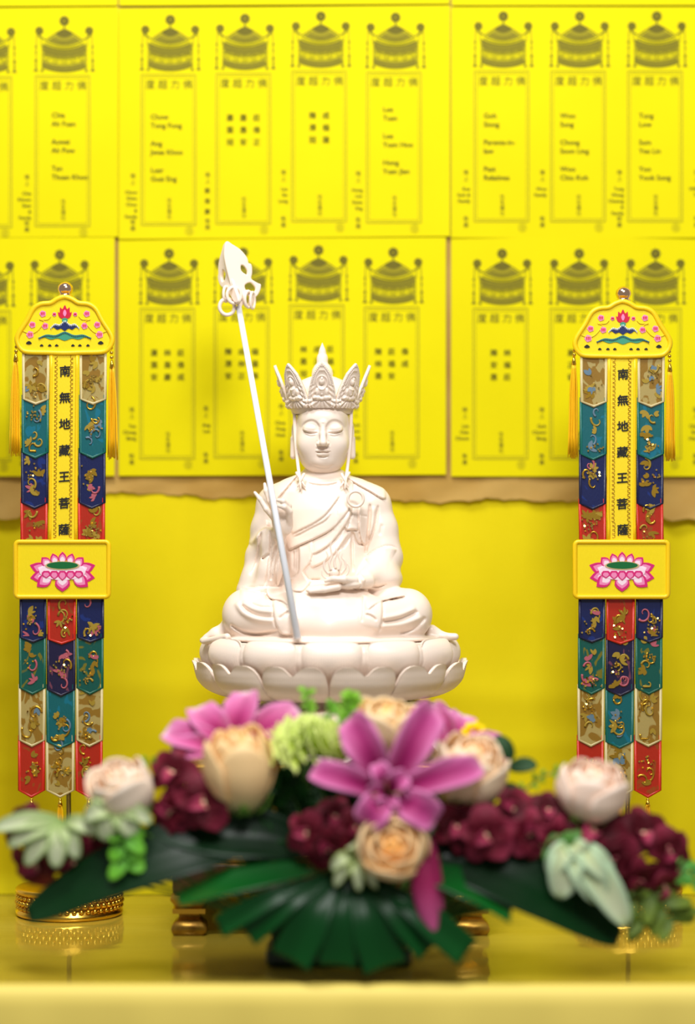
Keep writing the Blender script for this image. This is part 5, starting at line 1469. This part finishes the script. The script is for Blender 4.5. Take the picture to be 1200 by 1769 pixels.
# pale variegated leaves
VG = [(0, srgb(110, 136, 66)), (.4, srgb(184, 196, 144)), (.8, srgb(206, 214, 178)), (1, srgb(160, 184, 120))]
def variegated(label, base, tips, w, edge=srgb(140, 168, 92)):
    root = thing('variegated_sprig', PF(*base), label, 'leaf sprig', 'pale variegated leaves')
    b = PF(*base)
    for tx, ty, tY, ww in tips:
        t = PF(tx, ty, tY); mid = tuple((b[i] + t[i]) / 2 + (0, -14, 8)[i] for i in range(3))
        blade('leaf_blade', [b, mid, t], ww, LEAFD, root, VG, edge, normal=(0, -.9, .45), prof=PF_LEAF, cup=.3, nu=12, nv=7, vein=1)
    stem(root, b, foam_pt(b), 2.5)
variegated('pale green and white leaves fanned out at the far left', (110, 1420, -480), [(-14, 1432, -480, 15), (14, 1462, -490, 15), (44, 1496, -495, 16), (96, 1500, -505, 17), (134, 1484, -500, 14), (168, 1440, -495, 13)], 15)
variegated('pale greenish leaves under the left cream rose', (200, 1400, -500), [(146, 1414, -505, 16), (178, 1452, -510, 18), (232, 1446, -510, 18), (262, 1420, -500, 14), (160, 1376, -495, 10)], 15)
variegated('pale mint leaves hanging low on the right over the dark leaf', (985, 1458, -500), [(948, 1512, -510, 18), (966, 1552, -515, 26), (1036, 1560, -515, 28), (1084, 1600, -510, 26), (1060, 1524, -510, 20), (1008, 1490, -505, 16)], 20, srgb(176, 206, 170))
variegated('olive pale leaves beside the orange rose', (612, 1480, -520), [(572, 1502, -530, 11), (578, 1532, -530, 10), (620, 1540, -535, 9), (650, 1536, -530, 9), (604, 1462, -525, 9)], 9, srgb(130, 150, 60))

# fine green sprigs
def sprig(label, pts, n, ln, wd, c0, c1, seed, name='green_sprig', m=None):
    rr = random.Random(seed); q = spline([PF(*p) for p in pts], 8)
    root = thing(name, q[0], label, 'leaf sprig', 'green filler sprigs')
    MB().tube(q, list(np.linspace(2.2, .8, len(q))), 6).build('stalk', STEM, root)
    for k in range(n):
        f = .15 + .85 * k / max(1, n - 1); i = min(int(f * (len(q) - 1)), len(q) - 2); b = Vector(q[i]); t = (Vector(q[i + 1]) - b).normalized()
        sd = Vector((t.z, rr.uniform(-.6, .1), -t.x)).normalized() * (1 if k % 2 else -1)
        d = (sd + t * .6).normalized(); L = ln * rr.uniform(.7, 1.1)
        blade('leaflet', [tuple(b), tuple(b + d * L * .5 + Vector((0, -2, 2))), tuple(b + d * L)], wd, m or LEAFD, root, [(0, c0), (1, c1)], normal=(0, -.8, .5), prof=PF_LEAF, nu=7, nv=5, cup=.2)
    stem(root, q[0], foam_pt(q[0]), 2)
G1, G2 = srgb(90, 150, 30), srgb(140, 196, 50)
D1, D2_ = srgb(8, 40, 8), srgb(20, 70, 16)
sprig('bright green sprig standing above the carnation before the lotus seat', [(540, 1260, -440), (532, 1228, -436), (530, 1196, -434)], 9, 16, 5, G1, G2, 1)
sprig('bright green sprig between the carnation and the top rose', [(596, 1270, -440), (602, 1232, -436), (606, 1202, -434)], 11, 20, 7, G1, G2, 2)
sprig('small green sprig behind the carnation, middle of three', [(560, 1262, -436), (570, 1236, -434), (574, 1218, -432)], 7, 13, 5, G1, srgb(110, 170, 50), 3)
sprig('thin green sprig above the left orchids near the stand', [(330, 1370, -460), (286, 1330, -455), (244, 1316, -450)], 11, 14, 3.5, srgb(80, 130, 20), srgb(110, 160, 30), 4)
sprig('thin green sprig right of the white and peach rose, pointing right', [(880, 1390, -460), (930, 1346, -450), (982, 1326, -445)], 12, 15, 3.5, srgb(70, 120, 20), srgb(120, 160, 30), 5)
sprig('dark green leaf sprig rising right of the white and peach rose', [(846, 1400, -450), (868, 1350, -446), (886, 1310, -444)], 5, 44, 13, D1, D2_, 6)
sprig('green leafy sprig at the far right edge of the table', [(1130, 1490, -470), (1172, 1502, -468), (1210, 1520, -466)], 9, 30, 10, srgb(60, 120, 40), srgb(90, 160, 60), 7)
sprig('drooping olive green sprig under the far right orchids', [(1110, 1530, -480), (1140, 1560, -484), (1160, 1590, -486)], 9, 52, 11, srgb(66, 90, 20), srgb(110, 130, 40), 8)
sprig('drooping olive green sprig left of the far right one', [(1080, 1540, -486), (1104, 1572, -488), (1112, 1600, -488)], 8, 44, 10, srgb(70, 96, 24), srgb(110, 130, 40), 9)
sprig('bright green leaves under the left cream rose beside the long leaf', [(220, 1420, -505), (214, 1460, -515), (222, 1496, -516)], 7, 36, 12, srgb(70, 140, 30), srgb(110, 180, 50), 10)
sprig('green leaves above the pale mint leaves on the right', [(930, 1460, -490), (960, 1470, -500), (990, 1466, -505)], 7, 30, 9, srgb(50, 100, 36), srgb(90, 140, 60), 11)
for k, (x, y, x2, y2, lb) in enumerate([(470, 1400, 440, 1360, 'dark green filler sprig right behind the peach rose'), (520, 1420, 486, 1352, 'dark green filler sprig below the carnation, left one'), (560, 1420, 548, 1350, 'dark green filler sprig below the carnation, right one'), (610, 1420, 600, 1340, 'dark green filler sprig left of the big lily'), (450, 1470, 400, 1420, 'dark green filler sprig above the left broad leaf'), (500, 1500, 450, 1480, 'dark green filler sprig low on the left of the orchid cluster'), (640, 1520, 610, 1490, 'dark green filler sprig under the orange rose'), (760, 1490, 790, 1400, 'dark green filler sprig right of the big lily'), (820, 1480, 870, 1440, 'dark green filler sprig behind the right orchids'), (890, 1480, 940, 1440, 'dark green filler sprig among the right orchids'), (990, 1480, 1030, 1420, 'dark green filler sprig under the pale pink end rose'), (380, 1440, 330, 1380, 'dark green filler sprig behind the left orchids')]):
    sprig(lb, [(x, y, -440), ((x + x2) / 2 + 8, (y + y2) / 2, -446), (x2, y2, -450)], 12, 44, 13, D1, D2_, 20 + k)
